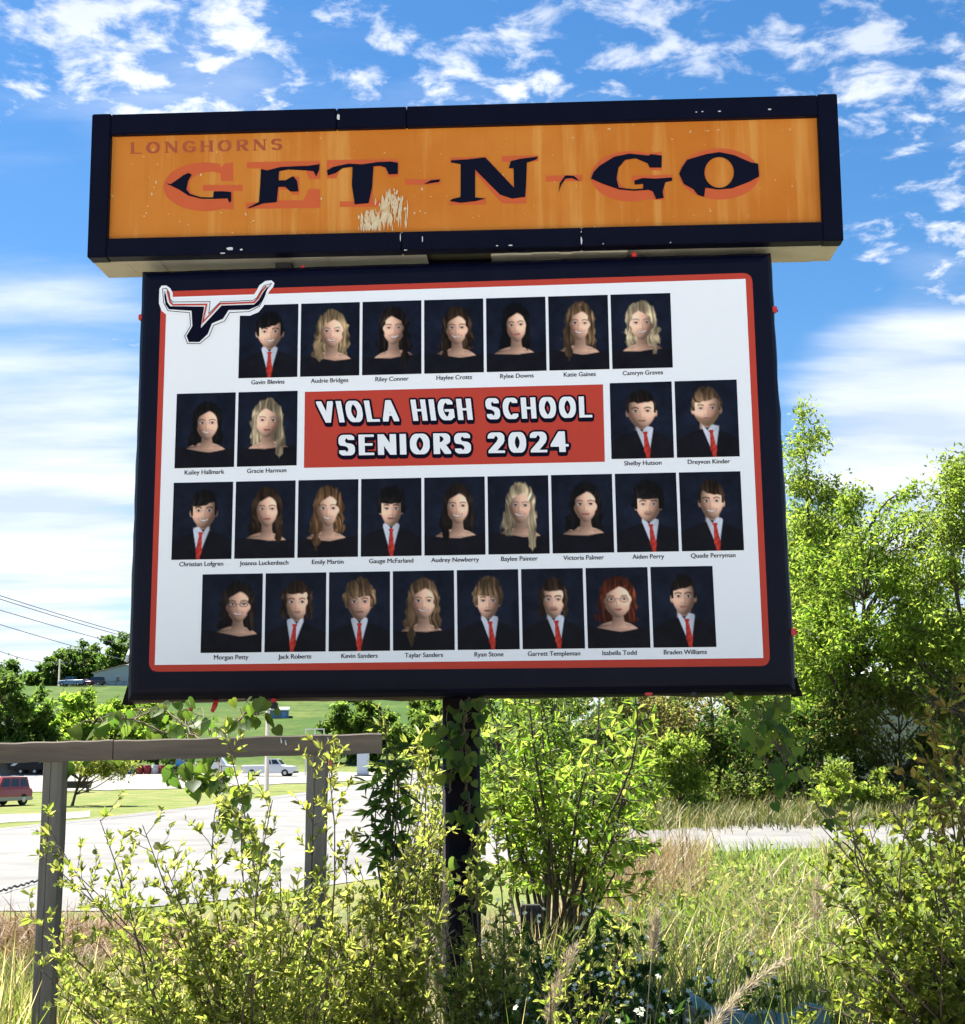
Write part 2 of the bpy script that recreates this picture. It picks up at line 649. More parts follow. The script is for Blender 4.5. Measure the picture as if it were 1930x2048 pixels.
M['concrete'] = material('concrete', (0.47, 0.455, 0.42), 0.9, var=.6, var_scale=.6, var_color=(.36, .345, .31), bump=.3, bump_scale=30)
_cx, _cy = np.meshgrid(np.linspace(-45, 45, 40), np.concatenate([np.linspace(-58, -6, 14), np.linspace(-5, 4.6, 14)]))
_cv = np.stack([_cx, _cy + (_cy > 4) * .3 * np.sin(_cx * 1.3), hgt(_cx, _cy) + .06 + .0 * _cx], -1).reshape(-1, 3)
_ci, _cj = np.meshgrid(np.arange(39), np.arange(27))
_ca = (_cj * 40 + _ci).ravel()
link('bounce_pavement', mesh_arrays('bounce_pavement', _cv, np.stack([_ca, _ca + 1, _ca + 41, _ca + 40], 1), M['concrete'], smooth=True))['kind'] = 'structure'  # unseen pale pavement, a guess, added to bounce sunlight up onto the sign
M['road'] = material('road', (0.205, 0.20, 0.19), 0.9, var=.9, var_scale=.35, var_color=(.115, .112, .106), bump=.3, bump_scale=30)
M['gravel'] = material('gravel', (0.23, 0.222, 0.20), 0.95, var=.8, var_scale=.8, var_color=(.22, .20, .165), bump=.6, bump_scale=18)
strip('road', [(-260, 1846, 1664), (0, 1822, 1656), (200, 1822, 1634), (450, 1800, 1604), (740, 1760, 1566), (900, 1740, 1549),
               (930, 1736, 1552), (1010, 1728, 1590), (1110, 1722, 1640), (1300, 1712, 1662), (1500, 1704, 1650), (1720, 1696, 1641), (2150, 1690, 1630)],
      M['road'], 0.014)
strip('parking_lot', [(-260, 1592, 1550), (0, 1586, 1548), (380, 1577, 1547), (606, 1568, 1546), (735, 1562, 1545), (900, 1556, 1545)], M['gravel'], 0.05)
strip('verge_path', [(-260, 1650, 1632), (0, 1645, 1628), (180, 1634, 1622)], M['gravel'], 0.02)
strip('hill_track', [(40, 1373, 1369), (130, 1371, 1366), (280, 1370, 1365)], M['gravel'], 0.08, rows=4)

# ------------------------------------------------------------------ sign frame of reference
SV = dict(L=.0141, yaw=-.0496, cx=-.1214, z0=4.6078, W=4.608, H=.932, Dp=.422)
_ax = np.array([math.cos(SV['yaw']), math.sin(SV['yaw']), 0])
_n = np.array([math.sin(SV['yaw']), -math.cos(SV['yaw']), 0])
_sup = np.array([0, 0, 1]) * math.cos(SV['L']) + _n * math.sin(SV['L'])
_nn = _n * math.cos(SV['L']) - np.array([0, 0, 1]) * math.sin(SV['L'])
_so = np.array([SV['cx'], 8.5, 0])
SIGN_M = Matrix(((_ax[0], -_nn[0], _sup[0], _so[0]), (_ax[1], -_nn[1], _sup[1], _so[1]), (_ax[2], -_nn[2], _sup[2], _so[2]), (0, 0, 0, 1)))


def S(p, y=0.0):
    """photograph pixel -> (a, b) in the sign's plane set back by y"""
    d = dir_of(*p)
    o = _so - _nn * y
    t = ((o - EYE) @ _nn) / (d @ _nn)
    q = EYE + d * t - o
    return np.array([q @ _ax, q @ _sup])


def S3(p, y=0.0):
    a, b = S(p, y)
    return (a, y, b)


def flat_polys(polys, y, curl=0.0):
    """polys: list of (outer, [holes]) in sign-plane coordinates -> (verts, faces)"""
    V, Fc = [], []
    for outer, holes in polys:
        loops = [[Vector((p[0], p[1], 0)) for p in outer]] + [[Vector((p[0], p[1], 0)) for p in h] for h in holes]
        flat = [q for lp in loops for q in lp]
        base = len(V)
        tris = tessellate_polygon(loops)
        c = np.mean(np.array([(q.x, q.y) for q in loops[0]]), axis=0)
        for q in flat:
            dd = math.hypot(q.x - c[0], q.y - c[1])
            V.append((q.x, y - curl * (dd ** 2) * (0.5 + random.random()), q.y))
        for tr in tris:
            a, b_, c_ = (flat[i] for i in tr)
            cr = (b_.x - a.x) * (c_.y - a.y) - (b_.y - a.y) * (c_.x - a.x)
            tr = tr if cr > 0 else tr[::-1]
            Fc.append(tuple(base + i for i in tr))
    return V, Fc


def poly_obj(name, polys, y, mat, parent, curl=0.0, thick=0.0):
    V, Fc = flat_polys(polys, y, curl)
    if thick:
        n = len(V)
        edges = {}
        for f in Fc:
            for i in range(len(f)):
                e = (f[i], f[(i + 1) % len(f)])
                edges[e] = edges.get(e, 0) + 1
        V2 = [(v[0], v[1] + thick, v[2]) for v in V]
        Fc = Fc + [tuple(n + i for i in f[::-1]) for f in Fc] + [(e[1], e[0], n + e[0], n + e[1]) for e in edges if (e[1], e[0]) not in edges]
        V = V + V2
    return link(name, mesh_arrays(name, V, Fc, mat), parent)


def ellipse(cx, cy, rx, ry, a0=0, a1=360, n=28):
    return [(cx + rx * math.cos(R(a0 + (a1 - a0) * i / n)), cy + ry * math.sin(R(a0 + (a1 - a0) * i / n))) for i in range(n + (0 if a1 - a0 == 360 else 1))]


def mask_runs(mask, to_plane, y):
    """bitmap -> flat mesh of one rectangle per horizontal run; to_plane(u, v) with u, v in 0..1"""
    h, w = mask.shape
    V, Fc = [], []
    for r in range(h):
        row = np.concatenate([[0], mask[r].astype(np.int8), [0]])
        d = np.diff(row)
        for a, b in zip(np.where(d == 1)[0], np.where(d == -1)[0]):
            k = len(V)
            for (u, v) in ((a, r + 1), (b, r + 1), (b, r), (a, r)):
                q = to_plane(u / w, v / h)
                V.append((q[0], y, q[1]))
            Fc.append((k, k + 1, k + 2, k + 3))
    return V, Fc


# stroke letters drawn with a broad nib; unit height, y up
def arc(cx, cy, rx, ry, a0, a1, n=40):
    return [(cx + rx * math.cos(R(a0 + (a1 - a0) * i / n)), cy + ry * math.sin(R(a0 + (a1 - a0) * i / n))) for i in range(n + 1)]


GLYPH = {
    'V': (.62, [[(.0, 1), (.31, 0), (.62, 1)]]),
    'I': (.0, [[(0, 0), (0, 1)]]),
    'O': (.62, [arc(.31, .5, .31, .5, 0, 360)]),
    '0': (.52, [arc(.26, .5, .26, .5, 0, 360)]),
    'L': (.42, [[(0, 1), (0, 0), (.42, 0)]]),
    'A': (.60, [[(0, 0), (.30, 1), (.60, 0)], [(.12, .30), (.48, .30)]]),
    'H': (.52, [[(0, 0), (0, 1)], [(.52, 0), (.52, 1)], [(0, .5), (.52, .5)]]),
    'G': (.58, [arc(.31, .5, .31, .5, 42, 330), [(.36, .46), (.58, .46), (.58, .12)]]),
    'S': (.46, [arc(.23, .74, .23, .26, 25, 225) + arc(.23, .26, .23, .26, 75, -155)]),
    'C': (.54, [arc(.31, .5, .31, .5, 45, 315)]),
    'E': (.42, [[(.42, 1), (0, 1), (0, 0), (.42, 0)], [(0, .52), (.36, .52)]]),
    'N': (.56, [[(0, 0), (0, 1), (.56, 0), (.56, 1)]]),
    'R': (.50, [[(0, 0), (0, 1), (.24, 1)] + arc(.24, .75, .24, .25, 90, -90) + [(0, .5)], [(.20, .5), (.50, 0)]]),
    '2': (.48, [arc(.24, .73, .24, .27, 165, -15) + [(.42, .52), (.02, 0), (.48, 0)]]),
    '4': (.52, [[(.38, 0), (.38, 1), (.0, .30), (.52, .30)]]),
}


def text_mask(text, H, nx, ny, gap=.30, space=.62, width=None, serif=0.0):
    """H: letter height in bitmap rows; nx, ny: half nib as share of the height"""
    items, x = [], nx
    for ch in text:
        if ch == ' ':
            x += space
            continue
        w, strokes = GLYPH[ch]
        items.append((x, strokes, ch, w))
        x += w + 2 * nx + gap
    total = x - gap - nx
    sx = 1.0 if width is None else width / total
    Wp = int(total * H * sx) + 4
    m = np.zeros((H + 4, Wp), bool)

    def dab(px, py, rx, ry):
        x0, x1 = int(round((px - rx) * H * sx)) + 2, int(round((px + rx) * H * sx)) + 2
        yy = ny + py * (1 - 2 * ny)
        y0, y1 = int(round((1 - yy - ry) * H)) + 2, int(round((1 - yy + ry) * H)) + 2
        m[max(0, y0):max(y0 + 1, y1), max(0, x0):max(x0 + 1, x1)] = True
    for x0, strokes, ch, w in items:
        for st in strokes:
            for (a, b) in zip(st[:-1], st[1:]):
                n = int(max(abs(a[0] - b[0]), abs(a[1] - b[1])) * H * 1.6) + 2
                thin = serif and (abs(a[0] - b[0]) < .01) and ch in 'NHAV' and (ch == 'N')
                for i in range(n + 1):
                    t = i / n
                    dab(x0 + a[0] + (b[0] - a[0]) * t, a[1] + (b[1] - a[1]) * t, nx * (.55 if thin else 1), ny)
            if serif and ch not in 'OSCG':
                for p in (st[0], st[-1]) + ((st[1],) if ch in 'LEN' else ()):
                    if p[1] in (0, 1):
                        for i in range(12):
                            dab(x0 + p[0] + serif * (i / 5.5 - 1), p[1], nx * .4, ny * .7)
    return m


def dilate(m, r):
    out = np.zeros_like(m)
    for dy in range(-r, r + 1):
        for dx in range(-r, r + 1):
            if dx * dx + dy * dy <= r * r + .5:
                out[max(0, dy):m.shape[0] + min(0, dy), max(0, dx):m.shape[1] + min(0, dx)] |= \
                    m[max(0, -dy):m.shape[0] + min(0, -dy), max(0, -dx):m.shape[1] + min(0, -dx)]
    return out
# ------------------------------------------------------------------ the roadside sign
sign = thing('roadside_sign', 'large roadside sign with orange header cabinet above a wide message box on one dark post', 'sign')
sign.matrix_world = SIGN_M


def face_material():
    m = bpy.data.materials.new('orange_face')
    m.use_nodes = True
    t = m.node_tree
    L = t.links.new
    b = t.nodes['Principled BSDF']
    b.inputs['Roughness'].default_value = 0.42
    b.inputs['Specular IOR Level'].default_value = 0.12
    tc = t.nodes.new('ShaderNodeTexCoord')

    def noise(sc, stretch, det=6):
        mp = t.nodes.new('ShaderNodeMapping')
        mp.inputs['Scale'].default_value = stretch
        L(tc.outputs['Object'], mp.inputs['Vector'])
        n = N(t, 'ShaderNodeTexNoise')
        n.inputs['Scale'].default_value = sc
        n.inputs['Detail'].default_value = det
        n.inputs['Roughness'].default_value = 0.62
        L(mp.outputs[0], n.inputs['Vector'])
        return n.outputs['Fac']

    def mix(f, lo, hi, amt, a, b_):
        r = N(t, 'ShaderNodeMapRange')
        r.interpolation_type = 'SMOOTHSTEP'
        L(f, r.inputs['Value'])
        r.inputs['From Min'].default_value = lo
        r.inputs['From Max'].default_value = hi
        r.inputs['To Max'].default_value = amt
        n = N(t, 'ShaderNodeMix')
        n.data_type = 'RGBA'
        L(r.outputs[0], n.inputs['Factor'])
        if isinstance(a, tuple):
            n.inputs['A'].default_value = (*a, 1)
        else:
            L(a, n.inputs['A'])
        n.inputs['B'].default_value = (*b_, 1)
        return n.outputs['Result']
    c = mix(noise(1.1, (1, 1, 1)), .40, .62, .8, (0.58, 0.20, 0.028), (0.52, 0.155, 0.016))
    c = mix(noise(7, (1, 1, .05)), .50, .66, .5, c, (0.70, 0.36, 0.09))
    c = mix(noise(11, (1, 1, .06)), .58, .70, .35, c, (0.44, 0.12, 0.014))
    c = mix(noise(30, (1, 1, 1), 2), .72, .76, .6, c, (0.72, 0.55, 0.30))
    L(c, b.inputs['Base Color'])
    return m


M['face'] = face_material()
W2, Z0, Z1, DP = 2.304, 4.6078, 5.5398, .422
IA0, IA1, IB0, IB1 = -2.1835, 2.1827, 4.7287, 5.4032
cab = bpy.data.objects.new('header_cabinet', None)
COL.objects.link(cab)
cab.parent = sign
MB().box(-W2, IA0, 0, .11, Z0, Z1, bev=.006).obj('frame_rail', M['navy_metal'], cab)
MB().box(IA1, W2, 0, .11, Z0, Z1, bev=.006).obj('frame_rail', M['navy_metal'], cab)
for lo, hi, a, b in ((IB1, Z1 - .004, S((672, 240))[0], S((812, 240))[0]), (Z0 + .003, IB0, S((802, 480))[0], S((1163, 490))[0])):
    for k, (u, v) in enumerate(((IA0 + .001, a), (a + .004, b), (b + .004, IA1 - .001))):
        MB().box(u, v, .004 + .003 * (k % 2), .105, lo, hi, bev=.005).obj('frame_rail', M['navy_metal'], cab)
sh = MB()
sh.box(-W2 + .002, W2 - .002, .11, DP, Z1 - .03, Z1 - .006)
sh.box(-W2 + .002, W2 - .002, DP - .02, DP - .001, Z0 + .02, Z1 - .031)
sh.box(-W2 + .003, -W2 + .02, .112, DP - .021, Z0 + .02, Z1 - .032)
sh.box(W2 - .02, W2 - .003, .112, DP - .021, Z0 + .02, Z1 - .032)
sh.obj('cabinet_shell', M['navy_metal'], cab)
for u, v, tilt in ((-W2 + .004, -.22, .0), (.18, 1.02, -.01), (1.025, W2 - .004, .004)):
    mb = MB()
    n = 10
    for i in range(n):
        x0, x1 = u + (v - u) * i / n, u + (v - u) * (i + 1) / n
        z = Z0 + .006 + tilt + random.uniform(-.004, .004)
        zz = z if i else z
        mb.box(x0 + (.0006 if i else 0), x1, .112, DP + .004, z, z + .012)
    mb.obj('soffit_panel', M['soffit'], cab)
MB().box(-W2 + .05, W2 - .05, .14, DP - .03, Z0 + .06, Z0 + .075).obj('dark_inside_sheet', M['black'], cab)  # black sheet, paints the shaded inside seen through the soffit gap
facep = MB().box(IA0 - .01, IA1 + .01, .045, .055, IB0 - .01, IB1 + .01).obj('face_panel', M['face'], cab)
MB().box(IA0, IA1, .03, .044, IB0, IB0 + .006).obj('retainer_strip', M['soffit'], cab)


def z1(*pts):
    return [tuple(S((150 + x * .42712, 170 + y * .42712), .045)) for x, y in pts]


def z2(*pts):
    return [tuple(S((900 + x * .42712, 170 + y * .42712), .045)) for x, y in pts]


def ez(f, *a, **k):
    return f(*ellipse(*a, **k))


# ghost letters left where the vinyl has shrunk
GY, VY = .0435, .0395
gh = []
o = ellipse(612, 477, 197, 114, -62, -292, 40)
gi = ellipse(632, 470, 100, 68, -300, -70, 26)
gh.append((z1(*([(683, 385)] + ellipse(612, 477, 197, 114, -70, -290, 40) + [(690, 580), (742, 584), (742, 497), (785, 497), (785, 468), (600, 468),
          (600, 497), (650, 497), (650, 532)] + ellipse(632, 472, 98, 66, 80, 300, 26) + [(683, 450), (740, 450), (740, 363), (705, 367)])), []))
gh.append((z1((805, 362), (1148, 355), (1148, 440), (1095, 440), (1080, 395), (955, 395), (955, 450), (1000, 450), (1020, 430), (1050, 430), (1050, 515),
              (1020, 515), (1000, 490), (955, 490), (955, 540), (1070, 540), (1095, 487), (1148, 487), (1148, 577), (800, 580), (800, 552), (870, 548), (870, 392), (805, 390)), []))
gh.append((z1((1180, 352), (1515, 347), (1515, 430), (1468, 432), (1450, 385), (1395, 385), (1395, 543), (1448, 540), (1448, 570), (1240, 572), (1240, 545),
              (1310, 545), (1310, 385), (1240, 385), (1225, 438), (1180, 438)), []))
gh.append((z1((1547, 442), (1712, 440), (1712, 466), (1547, 468)), []))
gh.append((z2((0, 340), (165, 337), (300, 478), (300, 360), (243, 360), (243, 332), (413, 330), (413, 358), (358, 360), (358, 556), (245, 556), (115, 410),
              (115, 530), (168, 530), (168, 560), (0, 563), (0, 535), (50, 535), (50, 368), (0, 368)), []))
gh.append((z2((450, 425), (620, 421), (620, 450), (450, 453)), []))
gh.append((z2(*([(935, 318)] + ellipse(848, 428, 188, 118, -65, -295, 40) + [(950, 538), (1003, 538), (1003, 447), (1042, 445), (1042, 420), (852, 425), (852, 450),
          (900, 450), (905, 485)] + ellipse(870, 420, 88, 76, 70, 305, 26) + [(938, 400), (992, 400), (992, 313)])), []))
gh.append((z2(*ellipse(1262, 417, 188, 120, n=48)), [z2(*ellipse(1262, 413, 68, 78, n=32))]))
names = ['G', 'E', 'T', 'dash', 'N', 'dash', 'G', 'O']
for (p, h) in gh:
    poly_obj('ghost_letter', [(p, h)], GY, M['ghost'], cab)
vin = [
    (z1((427, 463), (450, 465), (480, 445), (510, 423), (533, 413), (547, 422), (530, 450), (522, 490), (540, 512), (590, 527), (648, 528), (650, 500), (690, 499), (732, 503), (732, 545), (724, 553),
        (715, 532), (640, 535), (590, 534), (530, 518), (490, 492), (455, 475)), []),
    (z1((872, 395), (900, 402), (960, 386), (1030, 382), (1095, 380), (1146, 372), (1143, 400), (1130, 430), (1118, 405), (1090, 402), (1000, 397), (957, 405), (954, 448), (985, 448), (1022, 428), (1040, 450),
        (1047, 500), (1010, 500), (985, 478), (952, 478), (945, 550), (880, 556), (815, 580), (812, 575), (862, 550), (868, 470)), []),
    (z1((1180, 402), (1210, 385), (1280, 370), (1345, 373), (1420, 362), (1480, 360), (1512, 366), (1512, 418), (1470, 420), (1455, 388), (1430, 380), (1398, 382), (1392, 480), (1375, 555), (1310, 560), (1297, 470),
        (1300, 385), (1255, 390), (1220, 414), (1185, 425)), []),
    (z1((1635, 466), (1665, 448), (1710, 443), (1705, 455), (1665, 461)), []),
    (z2((5, 355), (80, 350), (165, 340), (300, 483), (298, 390), (275, 392), (285, 358), (330, 347), (412, 338), (405, 350), (360, 365), (356, 470), (352, 525), (290, 533), (235, 515), (118, 398), (118, 528), (166, 533),
        (120, 545), (50, 553), (0, 545), (10, 536), (50, 526), (50, 372), (5, 364)), []),
    (z2((508, 505), (515, 460), (540, 425), (580, 427), (608, 452), (570, 437), (540, 440), (520, 470)), []),
    (z2((660, 440), (672, 410), (700, 380), (770, 337), (840, 323), (930, 332), (940, 326), (992, 332), (990, 388), (935, 388), (925, 368), (870, 345), (820, 352), (788, 390), (780, 440), (790, 482), (860, 490), (905, 486), (905, 464),
        (866, 468), (862, 450), (900, 437), (960, 440), (1040, 435), (1040, 450), (1008, 457), (995, 500), (1000, 530), (965, 536), (950, 500), (930, 492), (860, 497), (790, 490), (720, 466)), []),
    (z2((1073, 418), (1085, 390), (1110, 352), (1200, 325), (1260, 316), (1330, 330), (1410, 365), (1442, 370), (1447, 430), (1400, 455), (1320, 485), (1255, 491), (1195, 482), (1190, 525), (1160, 516), (1140, 490), (1095, 465)),
     [z2(*ellipse(1260, 411, 69, 72, n=32))]),
]
for (p, h) in vin:
    poly_obj('vinyl_letter', [(p, h)], VY, M['vinyl'], cab, curl=.02, thick=.0012)
# small serif word
mw = text_mask('LONGHORNS', 64, .095, .05, gap=.30, serif=.10)
cL = [S((150 + x * .42712, 170 + y * .42712), .045) for x, y in ((260, 268), (972, 250), (972, 306), (260, 325))]
V_, F_ = mask_runs(mw, lambda u, v: (cL[0] * (1 - u) + cL[1] * u) * (1 - v) + (cL[3] * (1 - u) + cL[2] * u) * v, GY)
link('lettering', mesh_arrays('lettering', V_, F_, M['ghost_small']), cab)
# dried splash and chips
sp = MB()
for i in range(150):
    if i < 70:
        x = random.gauss(1390, 32)
        top = random.uniform(574, 640) + abs(x - 1390) * .25
    else:
        x = random.gauss(1478, 36)
        top = random.uniform(468, 600) + abs(x - 1470) * .5
    x = max(1328, min(1560, x))
    ln = random.uniform(14, 30) if random.random() < .4 else random.uniform(30, 105)
    w = random.uniform(3, 10)
    a, b, c = z1((x, top), (x + w, top + ln * .4), (x + random.uniform(-3, 5), min(686, top + ln)))
    d, = z1((x - w * .6, min(680, top + ln * .6)))
    y = .0425 - i * .00004
    k = len(sp.v)
    sp.add([(a[0], y, a[1]), (d[0], y, d[1]), (c[0], y, c[1]), (b[0], y, b[1])], [(0, 1, 2, 3)])
for cxx, cyy in ((1590, 600), (1615, 590), (1640, 600), (490, 640), (685, 598), (800, 605), (835, 636), (590, 420), (1625, 487), (1153, 533), (370, 480), (380, 455), (360, 510), (335, 600)):
    l = random.uniform(3, 11)
    q = z1((cxx - 2, cyy - l), (cxx + 4, cyy - l * .3), (cxx + 2, cyy + l), (cxx - 4, cyy + l * .4))
    sp.add([(a, .0424, b) for a, b in q], [(3, 2, 1, 0)])
sp.obj('paint_splash', M['cream'], cab)['kind'] = 'stuff'
ch = MB()
for (x, y, w, h, f) in ((733, 778, 18, 9, z1), (787, 782, 8, 5, z1), (1238, 165, 9, 18, z1), (1527, 725, 2, 30, z1), (1630, 735, 3, 18, z1), (700, 798, 16, 3, z1), (1552, 784, 9, 3, z1),
                        (1150, 140, 5, 3, z2), (1178, 138, 6, 3, z2), (1258, 136, 9, 3, z2), (1492, 127, 10, 4, z2), (222, 764, 6, 3, z2), (286, 762, 12, 3, z2), (615, 740, 4, 22, z2), (614, 698, 3, 4, z2), (1030, 749, 4, 3, z2), (716, 755, 3, 3, z2)):
    pts = [(x + w * math.cos(t) * random.uniform(.6, 1.1), y + h * math.sin(t) * random.uniform(.6, 1.1)) for t in np.arange(0, 6.2, .7)]
    q = f(*pts)
    ch.add([(a, .0030 - .003 * (y > 700), b) for a, b in q], [tuple(range(len(q)))[::-1]])
ch.obj('paint_chip', M['chip'], cab)['kind'] = 'stuff'

# message box behind the banner and the post
BX = [S(p, .12) for p in ((284, 543), (1543, 505), (1594, 1388), (254, 1405))]
x0, x1 = max(BX[0][0], BX[3][0]) + .03, min(BX[1][0], BX[2][0]) - .03
zb, zt = max(BX[2][1], BX[3][1]) + .03, min(BX[0][1], BX[1][1]) - .02
MB().box(x0, x1, .12, .36, zb, zt).obj('message_box', M['black_metal'], sign)
pa = S(D(895, 1500), .22)[0]
MB().box(pa - .16, pa + .16, .16, .32, zb - .03, zb - .0015).obj('mounting_plate', M['black_metal'], sign)
MB().lathe([(.112, -.15), (.112, zb - .031)], (pa, .24, 0), k=20).obj('post', material('post_paint', (0.006, 0.006, 0.009), .6, spec=.12, var=.8, var_scale=5, var_color=(.03, .014, .008), bump=.4, bump_scale=20), sign, smooth=True)
for s_ in (-1, 1):
    MB().box(pa + s_ * 1.1 - .05, pa + s_ * 1.1 + .05, .2, .3, zt + .001, Z0 + .055).obj('bracket', M['black_metal'], sign)

# ------------------------------------------------------------------ the banner wrapped over the message box
banner = thing('school_banner', 'navy vinyl banner with red border, rows of portraits and a red title panel', 'banner')
banner.matrix_world = SIGN_M


def ring(cs, inset, y, n=(34, 24), jit=0.0):
    c = np.mean(cs, axis=0)
    q = [p + np.array([inset if p[0] < c[0] else -inset, inset if p[1] < c[1] else -inset]) for p in cs]
    out = []
    for k in range(4):
        m = n[k % 2]
        for i in range(m):
            t = i / m
            p = q[k] * (1 - t) + q[(k + 1) % 4] * t
            out.append((p[0] + random.gauss(0, jit), y + random.gauss(0, jit), p[1] + random.gauss(0, jit)))
    return out


rings = [ring(BX, .002, .375, jit=.003), ring(BX, -.004, .23, jit=.003), ring(BX, 0, .135, jit=.002), ring(BX, .013, .092, jit=.001), ring(BX, .034, .067), ring(BX, .055, .055), ring(BX, .08, .05)]
nr = len(rings[0])
V_ = [p for r_ in rings for p in r_]
F_ = []
for j in range(len(rings) - 1):
    for i in range(nr):
        F_.append((j * nr + i, (j + 1) * nr + i, (j + 1) * nr + (i + 1) % nr, j * nr + (i + 1) % nr))
F_.append(tuple(range((len(rings) - 1) * nr, len(rings) * nr)))
mi = [1 if j < 2 * nr else 0 for j in range(len(F_))]
link('banner_sheet', mesh_arrays('banner_sheet', V_, F_, [M['banner'], M['banner_edge']], midx=mi, smooth=False), banner)
bl, br = BX[3], BX[2]
for c_, s_ in ((bl, -1), (br, 1)):
    MB().add([(c_[0] - s_ * .005, .10, c_[1] + .10), (c_[0] + s_ * .035, .13, c_[1] - .012), (c_[0] - s_ * .03, .16, c_[1] - .018), (c_[0] - s_ * .01, .20, c_[1] + .06), (c_[0] + s_ * .03, .19, c_[1] - .008)],
           [(0, 1, 2), (0, 2, 3), (1, 4, 2), (0, 3, 4), (0, 4, 1), (2, 4, 3)]).obj('corner_fold', M['banner_edge'], banner)


def rounded(cs, r, n=6):
    out = []
    cs = [np.array(c, float) for c in cs]
    for k in range(4):
        p, a, b = cs[k], cs[k - 1], cs[(k + 1) % 4]
        da, db = (a - p) / np.linalg.norm(a - p), (b - p) / np.linalg.norm(b - p)
        for i in range(n + 1):
            t = i / n
            out.append(p + da * r * (1 - t) ** 2 + db * r * t ** 2)
    return out


BY = .05
red_c = [(322.6, 583), (1504, 545.6), (1540.4, 1332), (297.5, 1343.6)]
white_c = [(333.5, 594.5), (1491, 558), (1526.5, 1316), (309.7, 1330)]
poly_obj('red_border', [([tuple(S(p, BY)) for p in rounded(red_c, 20)], [])], BY - .0012, M['print_red'], banner)
poly_obj('white_field', [([tuple(S(p, BY)) for p in white_c], [])], BY - .0024, M['print_white'], banner)


def z3(*pts):
    return [S((250 + x * .34704, 500 + y * .34704), BY) for x, y in pts]


def stroke(path, w, closed=False):
    P_ = np.array(path)
    n = len(P_)
    V, Fc = [], []
    for i in range(n):
        a = P_[i - 1] if (i or closed) else P_[i]
        b = P_[(i + 1) % n] if (i < n - 1 or closed) else P_[i]
        t1, t2 = P_[i] - a, b - P_[i]
        nrm = []
        for t in (t1, t2):
            l = np.linalg.norm(t)
            if l > 1e-9:
                nrm.append(np.array([-t[1], t[0]]) / l)
        m = sum(nrm)
        m = m / (np.linalg.norm(m) + 1e-9)
        k = w / 2 / max(.35, m @ nrm[0])
        V += [P_[i] + m * k, P_[i] - m * k]
    for i in range(n if closed else n - 1):
        j = (i + 1) % n
        Fc.append((2 * i, 2 * i + 1, 2 * j + 1, 2 * j))
    return V, Fc


def stroke_obj(name, path, w, y, mat, parent, closed=False):
    V, Fc = stroke(path, w, closed)
    return link(name, mesh_arrays(name, [(p[0], y, p[1]) for p in V], Fc, mat), parent)


logo = bpy.data.objects.new('longhorn_emblem', None)
COL.objects.link(logo)
logo.parent = banner
poly_obj('emblem_ground', [([tuple(p) for p in z3((200, 225), (212, 207), (240, 206), (262, 222), (277, 250), (276, 275), (285, 285), (470, 282), (560, 284), (735, 270), (760, 235), (775, 205), (810, 180), (845, 176), (862, 192), (855, 215), (832, 240),
    (818, 275), (800, 325), (770, 360), (720, 380), (618, 380), (588, 424), (532, 444), (500, 506), (440, 552), (358, 552), (330, 497), (364, 432), (355, 378), (240, 375), (212, 352), (197, 310), (198, 260))], [])], BY - .0052, M['text_white'], logo)
stroke_obj('emblem_outline', z3((218, 226), (240, 222), (256, 248), (262, 285), (276, 301), (492, 299), (484, 368), (552, 300), (738, 292), (760, 278), (782, 240), (802, 207), (845, 195), (818, 232), (800, 280), (776, 326), (716, 357), (605, 362),
    (576, 411), (512, 436), (488, 496), (433, 541), (362, 541), (345, 497), (379, 440), (374, 363), (250, 352), (224, 305)), .0042, BY - .0062, M['print_navy'], logo, closed=True)
poly_obj('emblem_head', [([tuple(p) for p in z3((230, 236), (238, 262), (246, 304), (262, 326), (458, 328), (438, 452), (558, 322), (745, 316), (772, 290), (795, 250), (828, 206), (806, 272), (772, 322), (715, 346), (598, 348), (566, 398), (502, 425), (478, 486),
    (430, 532), (370, 532), (356, 497), (390, 440), (385, 352), (256, 344), (236, 318), (228, 270))], [])], BY - .0072, M['print_navy'], logo)
stroke_obj('emblem_line', z3((246, 236), (252, 262), (262, 302), (278, 318), (472, 316), (450, 418), (550, 312), (745, 304), (768, 280), (790, 240), (815, 210)), .0105, BY - .0082, M['print_red'], logo)

# title panel
tp = bpy.data.objects.new('title_panel', None)
COL.objects.link(tp)
tp.parent = banner
tc_ = [S(p, BY) for p in ((610, 784), (1206, 769), (1209.6, 923.8), (608, 936))]
poly_obj('panel_ground', [([tuple(p) for p in tc_], [])], BY - .0036, M['print_red'], tp)


def title(text, cs):
    H = 92
    m = text_mask(text, H, .145, .058, gap=.17, space=.60)
    pad = 16
    big = np.zeros((m.shape[0] + 2 * pad, m.shape[1] + 2 * pad), bool)
    big[pad:-pad, pad:-pad] = m
    sh_ = dilate(big, 8)
    ext = sh_.copy()
    for k in range(1, 11):
        ext[k:, :] |= sh_[:-k, :]
        if k < 4:
            ext[:, k:] |= sh_[:, :-k]
    h, w = m.shape

    def tpn(u, v):
        u = (u * big.shape[1] - pad) / w
        v = (v * big.shape[0] - pad) / h
        return (cs[0] * (1 - u) + cs[1] * u) * (1 - v) + (cs[3] * (1 - u) + cs[2] * u) * v
    for nm, mk, y, mt in (('letter_outline', ext, BY - .0050, M['print_navy']), ('lettering', big, BY - .0064, M['text_white'])):
        V, Fc = mask_runs(mk, tpn, y)
        link(nm, mesh_arrays(nm, V, Fc, mt), tp)


def z4(*pts):
    return [S((880 + x * .37373, 500 + y * .37373), BY) for x, y in pts]


